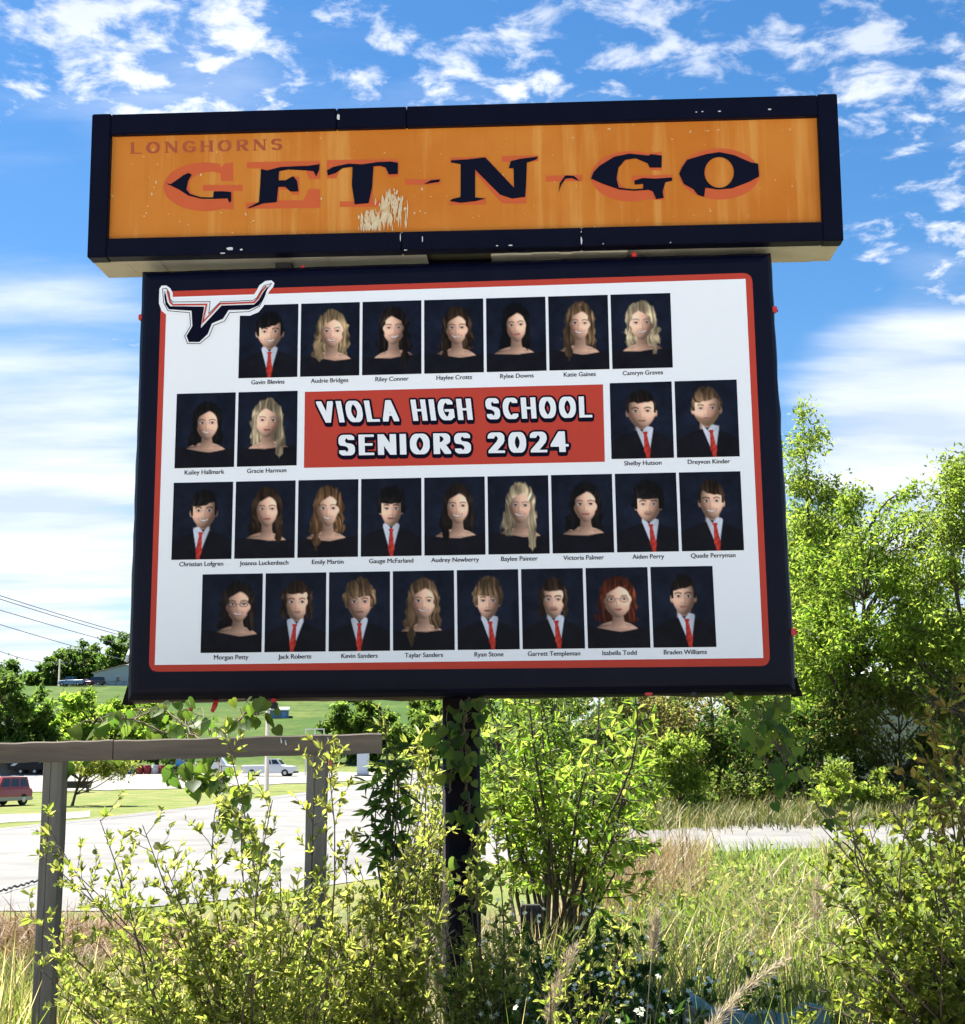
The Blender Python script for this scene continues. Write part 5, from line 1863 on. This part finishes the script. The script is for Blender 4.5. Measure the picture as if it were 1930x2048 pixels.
# ------------------------------------------------------------------ far left trees
for nm, lab, px, Y, top, hw, nl, cols, lfs in (
    ('roadside_tree', 'dark green tree at the left edge above the rail', 30, 172, 1335, 95, 13000, WOODS, (.75, .45)),
    ('roadside_tree', 'bright green bushy tree below the house on the hill', 205, 178, 1372, 100, 13000, LIME + SPRING, (.65, .4)),
    ('roadside_tree', 'bright leafy tree behind the hanging vine', 330, 176, 1405, 80, 9000, LIME + SPRING, (.65, .4)),
    ('roadside_tree', 'dark tree on the slope left of the sign post', 725, 185, 1392, 80, 10000, WOODS + SPRING[:1], (.65, .4)),
    ('roadside_tree', 'green tree beside the sign post at the foot of the hill', 850, 178, 1395, 75, 9000, WOODS + SPRING[:1], (.65, .4)),
):
    b = spot(px, Y)
    H = at((px, top), Y)[2] - b[2]
    s_ = Y / F / 2
    tree(nm, lab, b, H, [(np.array([0, 0, H * .60]), (hw * s_, hw * s_, H * .38)), (np.array([0, 0, H * .32]), (hw * s_ * .95, hw * s_ * .8, H * .26))], 46, nl, lfs, cols, .28, group='trees below the hill', crad=.12)
b = G((143, 1612))
H = 4.4
tree('small_tree', 'small forked tree standing on the verge beside the left fence post', b, H, [(np.array([.3, 0, 3.2]), (2.5, 1.9, 1.0)), (np.array([1.8, 0, 2.7]), (2.2, 1.6, .7))], 34, 4600, (.24, .12), FRESH, .10, fork=.25, crad=.13)
WL = ['broad tree low on the far ridge at the left edge', 'leftmost full tree of the hilltop wood above the pole', 'hilltop tree just right of the distant pole', 'rounded hilltop tree above the blue pickup', 'lower hilltop tree above the dark red car',
      'taller hilltop tree above the house gable', 'highest hilltop tree beside the banner edge', 'hilltop tree behind the house next to the banner', 'small low tree at the left end of the hilltop wood', 'small peaked tree on the far ridge near the left edge', 'hazy tree on the far ridge below the lowest power line']
for k, (px, top, Y, hw) in enumerate(((10, 1340, 420, 40), (118, 1318, 345, 30), (150, 1290, 352, 34), (182, 1282, 348, 36), (210, 1286, 356, 30), (232, 1268, 350, 34), (262, 1262, 354, 38), (300, 1270, 350, 40), (95, 1340, 360, 26), (35, 1318, 420, 22), (70, 1345, 410, 30))):
    b = spot(px, Y)
    H = at((px, top), Y)[2] - b[2]
    s_ = Y / F / 2
    tree('woodland_tree', WL[k], b, H,
         [(np.array([0, 0, H * .58]), (hw * s_, hw * s_, H * .40)), (np.array([0, 0, H * .28]), (hw * s_, hw * s_ * .8, H * .26))], 34, 3600, (.85, .55), WOODS + DEEP[:1], .3,
         group='trees of the hilltop wood' if 1 <= k <= 8 else 'trees on the far ridge', crad=.13)
# ------------------------------------------------------------------ wooden rail on two posts
def fence():
    Y0 = 6.75
    a = at((0, 1490), Y0)
    zt0 = at((0, 1486), Y0)[2]
    xr = at(D(742, 1437), Y0)[0]
    zr = at(D(742, 1422), Y0)[2]
    xl = at((-160, 1500), Y0)[0]
    th = .092
    xL, xR = at(D(95, 1600), Y0)[0], at(D(606, 1600), Y0)[0]
    root = thing('wooden_rail_frame', 'weathered grey wooden rail nailed to two square posts left of the sign', 'fence', (xL, Y0, float(hgt(xL, Y0))))
    ox, oz = xL, float(hgt(xL, Y0))
    sl = (zr - zt0) / (xr - a[0])

    def zt(x):
        return zt0 + sl * (x - a[0])
    for k, (u, v) in enumerate(((xl, at((230, 1500), Y0)[0]), (at((230, 1500), Y0)[0] + .004, xr))):
        mb = MB()
        n = 26
        yy = -.047
        pts = []
        for i in range(n + 1):
            x = u + (v - u) * i / n
            w = .0015 * math.sin(i * 1.3 + k) + random.uniform(-.0008, .0008)
            z = zt(x) + w - .002 * k
            for (dy, dz) in ((0, -th), (0, -.006), (.006, 0), (.032, 0), (.038, -.006), (.038, -th)):
                pts.append((x - ox, yy + dy + .002 * k, z + dz - oz))
        f = []
        for i in range(n):
            for j in range(6):
                f.append((i * 6 + j, (i + 1) * 6 + j, (i + 1) * 6 + (j + 1) % 6, i * 6 + (j + 1) % 6))
        f += [tuple(range(6)), tuple(range(n * 6, n * 6 + 6))[::-1]]
        mb.add(pts, [q[::-1] for q in f])
        mb.obj('rail', M['rail_wood'], root)
    for x in (xL, xR):
        g = float(hgt(x, Y0))
        mb = MB()
        zz = np.linspace(g - .2, zt(x) - th * .35, 14)
        lean = random.uniform(-.01, .012)
        pts = []
        for i, z in enumerate(zz):
            dx = lean * (z - g) + random.uniform(-.0012, .0012)
            for (px_, py_) in ((-.045, .004), (-.041, 0), (-.012, 0), (-.010, .004), (-.007, 0), (.041, 0), (.045, .004), (.045, .09), (-.045, .09)):
                pts.append((x - ox + dx + px_, -.009 + py_ + .002, z - oz))
        f = []
        for i in range(13):
            for j in range(9):
                f.append((i * 9 + j, i * 9 + (j + 1) % 9, (i + 1) * 9 + (j + 1) % 9, (i + 1) * 9 + j))
        f += [tuple(range(9))[::-1], tuple(range(13 * 9, 14 * 9))]
        mb.add(pts, f)
        mb.obj('fence_post', M['wood'], root)
    for px, py in ((562, 1480), (571, 1484), (656, 1478)):
        q = at((px, py), Y0 - .05)
        MB().tube([(q[0] - ox, -.056, q[2] - oz + .008), (q[0] - ox + .002, -.060, q[2] - oz), (q[0] - ox + .004, -.058, q[2] - oz - .014)], .003, k=6).obj('nail', M['steel'], root)


fence()


# ------------------------------------------------------------------ vehicles
def wheel(root, x, y, r, w=.22):
    mb = MB().lathe([(r * .62, -w / 2), (r * .95, -w / 2), (r, -w * .3), (r, w * .3), (r * .95, w / 2), (r * .62, w / 2)], (0, 0, 0), 'y', 18)
    wl = bpy.data.objects.new('wheel', None)
    COL.objects.link(wl)
    wl.parent = root
    wl.location = (x, y, r)
    mb.obj('tyre', M['tyre'], wl)
    s_ = -1 if y < 0 else 1
    MB().lathe([(.05, s_ * (w / 2 + .012)), (r * .3, s_ * (w / 2 + .006)), (r * .60, s_ * (w / 2 - .004)), (r * .60, s_ * (w / 2 - .06))], (0, 0, 0), 'y', 14).obj('rim', M['rim'], wl)


def loft(mb, sections, m=0):
    """sections: closed loops (same length) along x"""
    k = len(sections[0])
    v = [p for s in sections for p in s]
    f = []
    for i in range(len(sections) - 1):
        for j in range(k):
            f.append((i * k + j, i * k + (j + 1) % k, (i + 1) * k + (j + 1) % k, (i + 1) * k + j))
    f += [tuple(range(k)), tuple(range((len(sections) - 1) * k, len(sections) * k))[::-1]]
    return mb.add(v, f, m)


def vehicle(name, label, loc, rz, kind, paint, lower=None, group=None, cat='car'):
    """x forward; built from side profiles"""
    root = thing(name, label, cat, loc, rz, group)
    P = dict(
        suv=dict(L=4.5, W=1.78, r=.37, hood=.98, roof=1.78, belt=1.08, nose=2.18, cowl=1.05, rf=.45, rb=-1.95, tail=-2.2, wb=(1.38, -1.32)),
        pickup=dict(L=5.8, W=1.95, r=.40, hood=1.12, roof=1.88, belt=1.22, nose=2.85, cowl=1.55, rf=.95, rb=-.55, tail=-2.95, wb=(1.9, -1.75)),
        sedan=dict(L=4.6, W=1.78, r=.32, hood=.90, roof=1.43, belt=.92, nose=2.28, cowl=1.0, rf=.25, rb=-1.1, tail=-2.3, wb=(1.4, -1.35)),
    )[kind]
    W, r = P['W'] / 2, P['r']
    zb = r * .85
    low = zb + .22

    def sec(x, z0, z1, w0, w1):
        return [(x, -w0, z0), (x, -w0, (z0 + z1) / 2), (x, -w1, z1 - .04), (x, -w1 + .06, z1), (x, w1 - .06, z1), (x, w1, z1 - .04), (x, w0, (z0 + z1) / 2), (x, w0, z0)]
    xs = [P['nose'], P['nose'] - .12, P['cowl'], P['rf'] - .6, P['rb'] + .5, P['tail'] + .12, P['tail']]
    hs = [P['hood'] - .28, P['hood'] - .05, P['hood'] + .06, P['belt'], P['belt'], P['belt'] - .02, P['belt'] - .12]
    mb = MB()
    loft(mb, [sec(x, zb if 0 < i < 6 else zb + .12, h, W * (.9 if i in (0, 6) else 1), W * (.84 if i in (0, 6) else .96)) for i, (x, h) in enumerate(zip(xs, hs))])
    mb.obj('body', paint, root)
    if lower is not None:
        for s_ in (-1, 1):
            MB().box(P['tail'] + .1, P['nose'] - .14, s_ * W - .012, s_ * W + .012, zb + .02, zb + .24).obj('side_cladding', lower, root)
    cabm = MB()
    W1, W2_ = W * .93, W * .74
    cx0, cx1 = P['rb'], P['cowl']
    top0, top1 = P['rb'] + (.12 if kind != 'sedan' else .45), P['rf']
    if kind == 'sedan':
        cx0 = P['rb'] - .35
    z0_, z1_ = P['belt'] - .06, P['roof']
    loft(cabm, [[(x, -w, z) for x, z, w in ((cx0, z0_, W1), (cx1, z0_, W1), (top1, z1_, W2_), (top0, z1_, W2_))], [(x, w, z) for x, z, w in ((cx0, z0_, W1), (cx1, z0_, W1), (top1, z1_, W2_), (top0, z1_, W2_))]])
    cabm.obj('roof', paint, root)
    # side windows
    for s_ in (-1, 1):
        def pt(x, t):
            xx0, xx1 = cx0 + (top0 - cx0) * t, cx1 + (top1 - cx1) * t
            w = W1 + (W2_ - W1) * t
            return (xx0 + (xx1 - xx0) * x, s_ * (w + .008), z0_ + (z1_ - z0_) * t)
        for (u, v) in (((.05, .30), (.34, .62), (.66, .93)) if kind == 'suv' else ((.08, .47), (.52, .92))):
            q = [pt(u, .22), pt(v, .22), pt(v - .02, .86), pt(u + .02, .86)]
            MB().add(q + [(a, b - s_ * .02, c) for a, b, c in q], [(0, 1, 2, 3), (7, 6, 5, 4), (0, 4, 5, 1), (1, 5, 6, 2), (2, 6, 7, 3), (3, 7, 4, 0)]).obj('window', M['glass'], root)
    for (xa, xb, nm, sg) in ((cx1, top1, 'windscreen', 1), (cx0, top0, 'rear_window', -1)):
        q = []
        for t, w in ((.2, .86), (.9, .84)):
            x = xa + (xb - xa) * t + sg * .012
            ww = (W1 + (W2_ - W1) * t) * w
            q += [(x, -ww, z0_ + (z1_ - z0_) * t), (x, ww, z0_ + (z1_ - z0_) * t)]
        MB().add([q[0], q[1], q[3], q[2]] + [(a - sg * .02, b, c) for a, b, c in (q[0], q[1], q[3], q[2])], [(0, 1, 2, 3), (7, 6, 5, 4), (0, 4, 5, 1), (1, 5, 6, 2), (2, 6, 7, 3), (3, 7, 4, 0)]).obj(nm, M['glass'], root)
    for s_ in (-1, 1):
        MB().box(P['nose'] - .1, P['nose'] + .012, s_ * W * .72 - .16, s_ * W * .72 + .16, P['hood'] - .34, P['hood'] - .18, bev=.02).obj('headlight', M['white_paint'], root)
        MB().box(P['tail'] - .012, P['tail'] + .1, s_ * W * .82 - .09, s_ * W * .82 + .09, P['belt'] - .42, P['belt'] - .14, bev=.015).obj('tail_light', M['red_strap'], root)
        for x in P['wb']:
            wheel(root, x, s_ * (W - .10), r)
    MB().box(P['nose'] - .06, P['nose'] + .07, -W * .95, W * .95, zb + .02, zb + .2, bev=.03).obj('bumper', lower or M['black'], root)
    MB().box(P['tail'] - .07, P['tail'] + .06, -W * .95, W * .95, zb + .04, zb + .2, bev=.03).obj('bumper', lower or M['black'], root)
    if kind == 'suv':
        MB().tube([(P['rf'], -W2_ * .8, P['roof'] + .06), (P['rb'] + .3, -W2_ * .8, P['roof'] + .06)], .02).obj('roof_rack', M['black'], root)
        MB().tube([(P['rf'], W2_ * .8, P['roof'] + .06), (P['rb'] + .3, W2_ * .8, P['roof'] + .06)], .02).obj('roof_rack', M['black'], root)
    if kind == 'pickup':
        MB().box(P['tail'] + .15, P['rb'] - .12, -W * .80, W * .80, P['belt'] - .01, P['belt'] + .015).obj('bed', M['black'], root)
    return root


red_paint = material('red_paint', (0.33, 0.018, 0.022), .3, spec=.6, coat=.4)
white_paint2 = material('truck_white', (0.72, 0.73, 0.74), .35, coat=.3)
silver = material('silver_cladding', (0.42, 0.40, 0.38), .45)
blue_paint = material('blue_paint', (0.09, 0.20, 0.38), .35, coat=.3)
dark_paint = material('dark_paint', (0.03, 0.035, 0.05), .35, coat=.3)
maroon = material('maroon_paint', (0.17, 0.02, 0.03), .35, coat=.3)
p = G((-4, 1612))
vehicle('parked_suv', 'red four wheel drive with silver lower sides at the left edge', p, R(-113), 'suv', red_paint, silver, cat='car')
p = G((540, 1553))
vehicle('pickup_truck', 'white pickup truck parked in the lot behind the fence post', p, R(-8), 'pickup', white_paint2, cat='truck')
for px, lab, pt_, kd in ((160, 'blue pickup truck parked beside the house on the hill', blue_paint, 'pickup'), (181, 'dark red car between two parked vehicles on the hill', maroon, 'sedan'), (203, 'dark car parked nearest the house porch', dark_paint, 'suv')):
    p = gx(px, 303)
    vehicle('parked_car', lab, p, R(165), kd, pt_, group='vehicles parked by the hill house')

# flatbed truck with dark bed, partly hidden
p = G((400, 1553))
t = thing('flatbed_truck', 'dark flatbed truck with blue load behind the hanging vine', 'truck', p, R(3))
MB().box(-3.2, 1.2, -1.05, 1.05, .95, 1.12, bev=.02).obj('flatbed', M['black'], t)
MB().box(-3.2, -3.08, -1.0, 1.0, 1.12, 1.6).obj('headboard', M['black'], t)
mb = MB()
loft(mb, [[(1.3, y, z) for y, z in ((-1, .6), (-1, 1.6), (-.8, 2.1), (.8, 2.1), (1, 1.6), (1, .6))], [(2.3, y, z) for y, z in ((-1, .6), (-1, 1.5), (-.8, 2.05), (.8, 2.05), (1, 1.5), (1, .6))], [(2.9, y, z) for y, z in ((-1, .6), (-1, 1.2), (-.85, 1.25), (.85, 1.25), (1, 1.2), (1, .6))], [(3.8, y, z) for y, z in ((-.95, .6), (-.95, 1.1), (-.8, 1.15), (.8, 1.15), (.95, 1.1), (.95, .6))]])
mb.obj('cab', white_paint2, t)
MB().prism([(1.5, 1.55), (2.25, 1.5), (2.2, 1.95), (1.5, 1.98)], 'y', -1.0, -.985).obj('window', M['glass'], t)
for x in (3.0, -1.8, -2.7):
    for s_ in (-1, 1):
        wheel(t, x, s_ * .88, .42)
o = MB().prism([(-2.6, 1.125), (-1.6, 1.125), (-1.7, 2.0), (-2.5, 2.1)], 'y', -.5, .5).obj('load_cover', material('blue_tarp', (0.06, 0.28, 0.55), .5), t)

# oil drums
cols = ['red', 'blue', 'red', 'red', 'white', 'red']
DR = {'red': material('drum_red', (.22, .014, .018), .55), 'blue': material('drum_blue', (.02, .035, .18), .55), 'white': material('drum_white', (.45, .45, .45), .55)}
dl = ['red drum at the left end of the row of barrels', 'blue drum second from the left in the barrel row', 'red drum just right of the blue one', 'red drum left of the white barrel', 'white drum near the right end of the barrel row', 'red drum at the right end of the barrel row']
for k, px in enumerate((264, 281, 297, 312, 327, 342)):
    b = gx(px, 167)
    t = thing('oil_drum', dl[k], 'barrel', b, group='drums in a row across the lot')
    MB().lathe([(.40, 0), (.42, .03), (.42, .33), (.44, .36), (.42, .39), (.42, .68), (.44, .71), (.42, .74), (.42, 1.02), (.40, 1.05)], k=16).obj('drum_shell', DR[cols[k]], t, smooth=True)
    MB().lathe([(.37, 1.052), (.37, 1.04), (.06, 1.04)], k=16).obj('drum_lid', M['black'], t)

# small roadside things
p = G((654, 1556))
t = thing('orange_sign', 'small orange sign board with white writing on two dark legs', 'sign', p)
s_ = p[1] / F / 2
for x in (-8.5 * s_, 10 * s_):
    MB().box(x - .05, x + .05, -.05, .05, 0, 56 * s_ * .95).obj('leg', M['black'], t)
MB().box(-8 * s_, 9.4 * s_, -.07, -.051, 14 * s_, 42 * s_).obj('board', material('orange_board', (.62, .12, .03), .5), t)
mb = MB()
for pts in ([(-5, 36), (-3, 30), (-1, 36), (1, 30), (3, 36)], [(-4, 18), (-1, 24), (2, 27), (4, 29)]):
    V, Fc = stroke([np.array(q) * s_ for q in pts], 2.2 * s_)
    mb.add([(q[0], -.075, q[1]) for q in V], Fc)
mb.obj('lettering', M['text_white'], t)
p = G((726, 1552))
t = thing('white_cabinet', 'tall white metal cabinet standing at the edge of the lot', 'cabinet', p)
s_ = p[1] / F / 2
MB().box(-11 * s_, 11 * s_, -.8, .8, .12, 50 * s_, bev=.04).obj('case', M['white_paint'], t)
MB().box(-10 * s_, 10 * s_, -.83, -.802, 3 * s_, 47 * s_).obj('door', material('cabinet_door', (.62, .68, .78), .4), t)
MB().box(-15 * s_, 15 * s_, -1.2, 1.0, 0, .12).obj('base', M['black'], t)
p = gx(636, 160)
t = thing('white_gate', 'white tubular gate frame sticking up behind the rail', 'gate', p)
s_ = 160 / F / 2
zt = at((636, 1457), 160)[2] - p[2]
for x in (-18, 0, 18):
    MB().box(x * s_ - .06, x * s_ + .06, -.06, .06, 0, zt).obj('upright', M['white_paint'], t)
for z in (zt - .06, zt - .8, zt * .4):
    for x in (-9, 9):
        MB().box((x - 8.4) * s_, (x + 8.4) * s_, -.05, .05, z - .06, z + .06).obj('bar', M['white_paint'], t)
p = G((558, 1436))
t = thing('blue_shed', 'small blue shed with white roof on the green hillside', 'shed', p, R(6))
s_ = p[1] / F / 2
w, h = 18 * s_, 20 * s_
MB().box(-w, w, 0, 3.0, -.6, h * .72).obj('wall', material('shed_blue', (.10, .20, .42), .6), t)
MB().prism([(-.3, h * .722), (3.3, h * .722), (3.3, h * .8), (1.5, h * 1.1), (-.3, h * .86)], 'x', -w - .15, w + .15).obj('roof', M['white_paint'], t)
MB().box(w * .3, w * .75, -.03, -.002, -.3, h * .6).obj('door', material('shed_door', (.16, .30, .52), .6), t)
# gravel pile and covered trailer at far left
p = G((-8, 1548))
n = 18
V, Fc = [], []
for i in range(10):
    for j in range(n):
        r_ = 5.6 * (1 - i / 9.5)
        a = 2 * math.pi * j / n
        V.append((p[0] + r_ * math.cos(a) * (1 + .1 * random.random()), p[1] + 3 + r_ * math.sin(a) * .8, p[2] - .1 + 3.3 * (i / 9.5) ** .85 + random.uniform(-.06, .06)))
for i in range(9):
    for j in range(n):
        Fc.append((i * n + j, i * n + (j + 1) % n, (i + 1) * n + (j + 1) % n, (i + 1) * n + j))
Fc.append(tuple(range(9 * n, 10 * n)))
tag(link('gravel_pile', mesh_arrays('gravel_pile', V, Fc, material('pile', (.30, .24, .18), .95, var=.6, var_scale=2, bump=.8, bump_scale=6), smooth=True)), 'brown gravel pile at the left edge below the rail', 'gravel pile')
p = G((60, 1549))
t = thing('covered_trailer', 'low trailer under a black cover beside the gravel pile', 'trailer', p)
mb = MB()
loft(mb, [[(x, y, z) for y, z in ((-1.1, .55), (-1.15, 1.1 * k), (-.7, 2.2 * k), (.7, 2.3 * k), (1.15, 1.1 * k), (1.1, .55))] for x, k in ((-2.2, .8), (-1.2, 1.1), (0, .95), (1.1, 1.15), (2.2, .75))])
mb.obj('cover', M['black'], t)
MB().prism([(-1.9, 1.0), (-.6, 2.1), (-.3, 1.9), (-1.4, 1.0)], 'y', -1.24, -1.22).obj('loose_flap', M['white_paint'], t)
for x in (-.8, .8):
    for s_ in (-1, 1):
        wheel(t, x, s_ * .9, .36)
p = G((148, 1585))
t = thing('metal_trough', 'black metal feed trough behind the small forked tree', 'trough', p)
MB().prism([(-1.4, .9), (1.4, .9), (1.25, .35), (-1.25, .35)], 'y', -.4, .4).obj('basin', M['black_metal'], t)
for x in (-1.1, 1.1):
    MB().box(x - .05, x + .05, -.3, .3, 0, .349).obj('leg', M['black_metal'], t)

# hill house
p = gx(262, 308)
t = thing('hill_house', 'grey mobile home with shallow gable and porch on the hill top', 'house', p, R(-14))
s_ = 308 / F / 2
hw = 7.3
wl = material('siding', (.36, .40, .46), .7)
rf = material('tan_roof', (.42, .33, .28), .8)
MB().box(-hw, hw, 0, 16, -1.0, 2.75).obj('wall', wl, t)
MB().prism([(-hw, 2.752), (hw, 2.752), (0, 4.3)], 'y', 0.0, 16).obj('gable', wl, t)
for sg in (-1, 1):
    MB().add([(sg * (hw + .4), -.35, 2.70), (0, -.35, 4.36), (0, 16.35, 4.36), (sg * (hw + .4), 16.35, 2.70), (sg * (hw + .4), -.35, 2.86), (0, -.35, 4.54), (0, 16.35, 4.54), (sg * (hw + .4), 16.35, 2.86)],
             [(0, 1, 2, 3), (7, 6, 5, 4), (0, 4, 5, 1), (1, 5, 6, 2), (2, 6, 7, 3), (3, 7, 4, 0)]).obj('roof', rf, t)
for x in (-1.6, 1.2, 4.2):
    w_ = MB().box(x - .5, x + .5, -.06, -.002, .9, 2.0).obj('window', M['white_paint'], t)
    MB().box(x - .42, x + .42, -.085, -.062, .98, 1.92).obj('pane', M['glass'], w_)
MB().box(2.4, 3.3, -.07, -.003, -.1, 1.95).obj('door', M['white_paint'], t)
dk = MB().box(-2.6, 5.0, -2.6, -.09, -.35, -.2).obj('porch', M['wood'], t)
for x in (-2.5, -.7, 1.2, 3.1, 4.9):
    MB().box(x - .06, x + .06, -2.58, -2.46, -1.2, .75).obj('porch_post', M['wood'], t)
MB().box(-2.6, 5.0, -2.55, -2.48, .752, .84).obj('handrail', M['wood'], t)

# white shed wall behind the right-hand trees
x0, x1 = at((1680, 1400), 62)[0], at((1905, 1400), 62)[0]
zt = at((1750, 1362), 62)[2]
g = float(hgt(x0, 62))
t = thing('metal_shed', 'pale metal shed showing through the trees on the right', 'shed', ((x0 + x1) / 2, 62, g))
w = (x1 - x0) / 2
mb = MB()
nn = 40
pr = []
for i in range(nn + 1):
    x = -w + 2 * w * i / nn
    pr.append((x, (.03 if i % 2 else 0)))
pr += [(w, .3), (-w, .3)]
mb.prism(pr, 'z', 0, zt - g)
mb.obj('wall', material('shed_metal', (.42, .42, .40), .5, var=.5, var_scale=.6), t)
MB().prism([(-.4, zt - g + .005), (5, zt - g + .005), (5, zt - g + .9), (-.4, zt - g + .12)], 'x', -w - .3, w + .3).obj('roof', M['white_paint'], t)

# ------------------------------------------------------------------ poles and wires
pole_m = material('pole_wood', (.30, .28, .25), .85, var=.5, var_scale=4, bump=.3)
pb = G((533, 1582))
pt_z = pb[2] + 10.6
t = thing('utility_pole', 'grey wooden utility pole rising behind the banner at the lot', 'pole', pb)
MB().lathe([(.19, -.3), (.15, 10.6)], k=12).obj('shaft', pole_m, t, smooth=True)
MB().box(-1.1, 1.1, -.06, .06, 9.9, 10.05).obj('crossarm', pole_m, t)
for x in (-1.0, -.4, .4, 1.0):
    MB().lathe([(.05, 10.052), (.07, 10.12), (.04, 10.2)], (x, 0, 0), k=8).obj('insulator', M['white_paint'], t)
ph = gx(133, 312)
hp = at((133, 1318), 312)[2] - ph[2]
t = thing('utility_pole', 'distant utility pole in front of the hilltop wood', 'pole', ph)
MB().lathe([(.22, -.3), (.17, hp)], k=10).obj('shaft', pole_m, t, smooth=True)
MB().box(-1.2, 1.2, -.07, .07, hp - .9, hp - .7).obj('crossarm', pole_m, t)
wire_m = material('wire', (.12, .12, .13), .6)
for lab, (l0, l1), endp, Y0, r_ in (
    ('uppermost power line crossing the sky left of the banner', ((0, 1181), (-150, 1143)), (0.4, 10.2), 62, .022),
    ('power line running just below the uppermost one', ((0, 1188), (-150, 1150)), (-.4, 10.2), 62, .022),
    ('third power line down left of the banner', ((0, 1213), (-150, 1175)), (1.0, 9.3), 62, .02),
    ('fourth power line down left of the banner', ((0, 1236), (-150, 1203)), (-1.0, 8.6), 62, .02),
):
    a = at(l1, Y0)
    e = np.array([pb[0] + endp[0], pb[1], pb[2] + endp[1]])
    tt = np.linspace(0, 1, 30)[:, None]
    q = a + (e - a) * tt
    q[:, 2] -= .5 * np.sin(math.pi * tt[:, 0])
    tb = Tubes()
    tb.add(q, r_, 5)
    tag(tb.obj('power_line', wire_m), lab, 'wire', 'power lines left of the banner')
a = at((-60, 1281), 130)
e = ph + np.array([0, 0, hp - .6])
tt = np.linspace(0, 1, 24)[:, None]
q = a + (e - a) * tt
q[:, 2] -= .8 * np.sin(math.pi * tt[:, 0])
tb = Tubes()
tb.add(q, .04, 5)
tag(tb.obj('power_line', wire_m), 'lowest power line running to the distant pole on the hill', 'wire', 'power lines left of the banner')

# ------------------------------------------------------------------ odds and ends on the ground
q = [G((x, y)) for x, y in ((-10, 1790), (10, 1788), (25, 1782), (45, 1778), (60, 1772), (80, 1768), (110, 1763), (130, 1758))]
mb = MB()
crack = []
for k in range(len(q) - 1):
    for s_ in np.linspace(0, 1, 5, endpoint=False):
        c = q[k] * (1 - s_) + q[k + 1] * s_
        crack.append((c[0], c[1], float(hgt(c[0], c[1])) + .075 + .02 * math.sin(len(crack) * 1.9)))
mb.tube(crack, .02, k=6)  # thin dark tube stands for a tar crack in the road
tag(mb.obj('tar_crack', M['black']), 'dark tar crack along the near edge of the road at the left', 'crack')
# discarded teal panel in the grass, bottom edge
Yp = 6.9
pl = at((1362, 2000), Yp)
g = float(hgt(pl[0], Yp))
t = thing('teal_panel', 'bent teal plastic panel lying in the grass at the bottom edge', 'panel', (pl[0], Yp, g))
z0_ = pl[2] - g
zr = at((1470, 2040), Yp)[2] - g
V, Fc = [], []
nx_ = 16
for i in range(nx_ + 1):
    x = i / nx_ * .62
    zc = z0_ * .96 - .10 * (1 - math.exp(-i / 4)) + .015 * math.sin(i * 1.4) + (.035 if i > 11 else 0) * (i - 11) / 4
    for (dy, dz) in ((0, 0), (.10, .03), (.24, .02), (.30, -zc)):
        V.append((x + .05, dy - .02 + .02 * math.sin(i), zc + dz))
    V.append((x + .05, -.06, 0))
for i in range(nx_):
    for j in range(3):
        Fc.append((i * 5 + j, (i + 1) * 5 + j, (i + 1) * 5 + j + 1, i * 5 + j + 1))
    Fc.append((i * 5 + 4, (i + 1) * 5 + 4, (i + 1) * 5, i * 5))
link('sheet', mesh_arrays('sheet', V, Fc, material('teal', (.08, .20, .20), .35, var=.6, var_scale=9, var_color=(.25, .33, .33), bump=.4, bump_scale=8), smooth=True), t)
MB().prism([(-.02, 0), (.10, 0), (.12, z0_ * .88), (.06, z0_ * .95), (0, z0_)], 'y', -.10, -.06).obj('end_flap', material('grey_flap', (.10, .12, .13), .4), t)
# small meter box on a stake behind the shrubs
pm = at((1062, 1836), 9.2)
g = float(hgt(pm[0], 9.2))
t = thing('meter_box', 'small dark meter box on a stake under the lime sapling', 'utility box', (pm[0], 9.2, g))
h = pm[2] - g
MB().box(-.03, .03, -.03, .03, -.1, h - .13).obj('stake', M['wood'], t)
MB().box(-.065, .065, -.05, .05, h - .129, h + .08, bev=.01).obj('case', M['black_metal'], t)
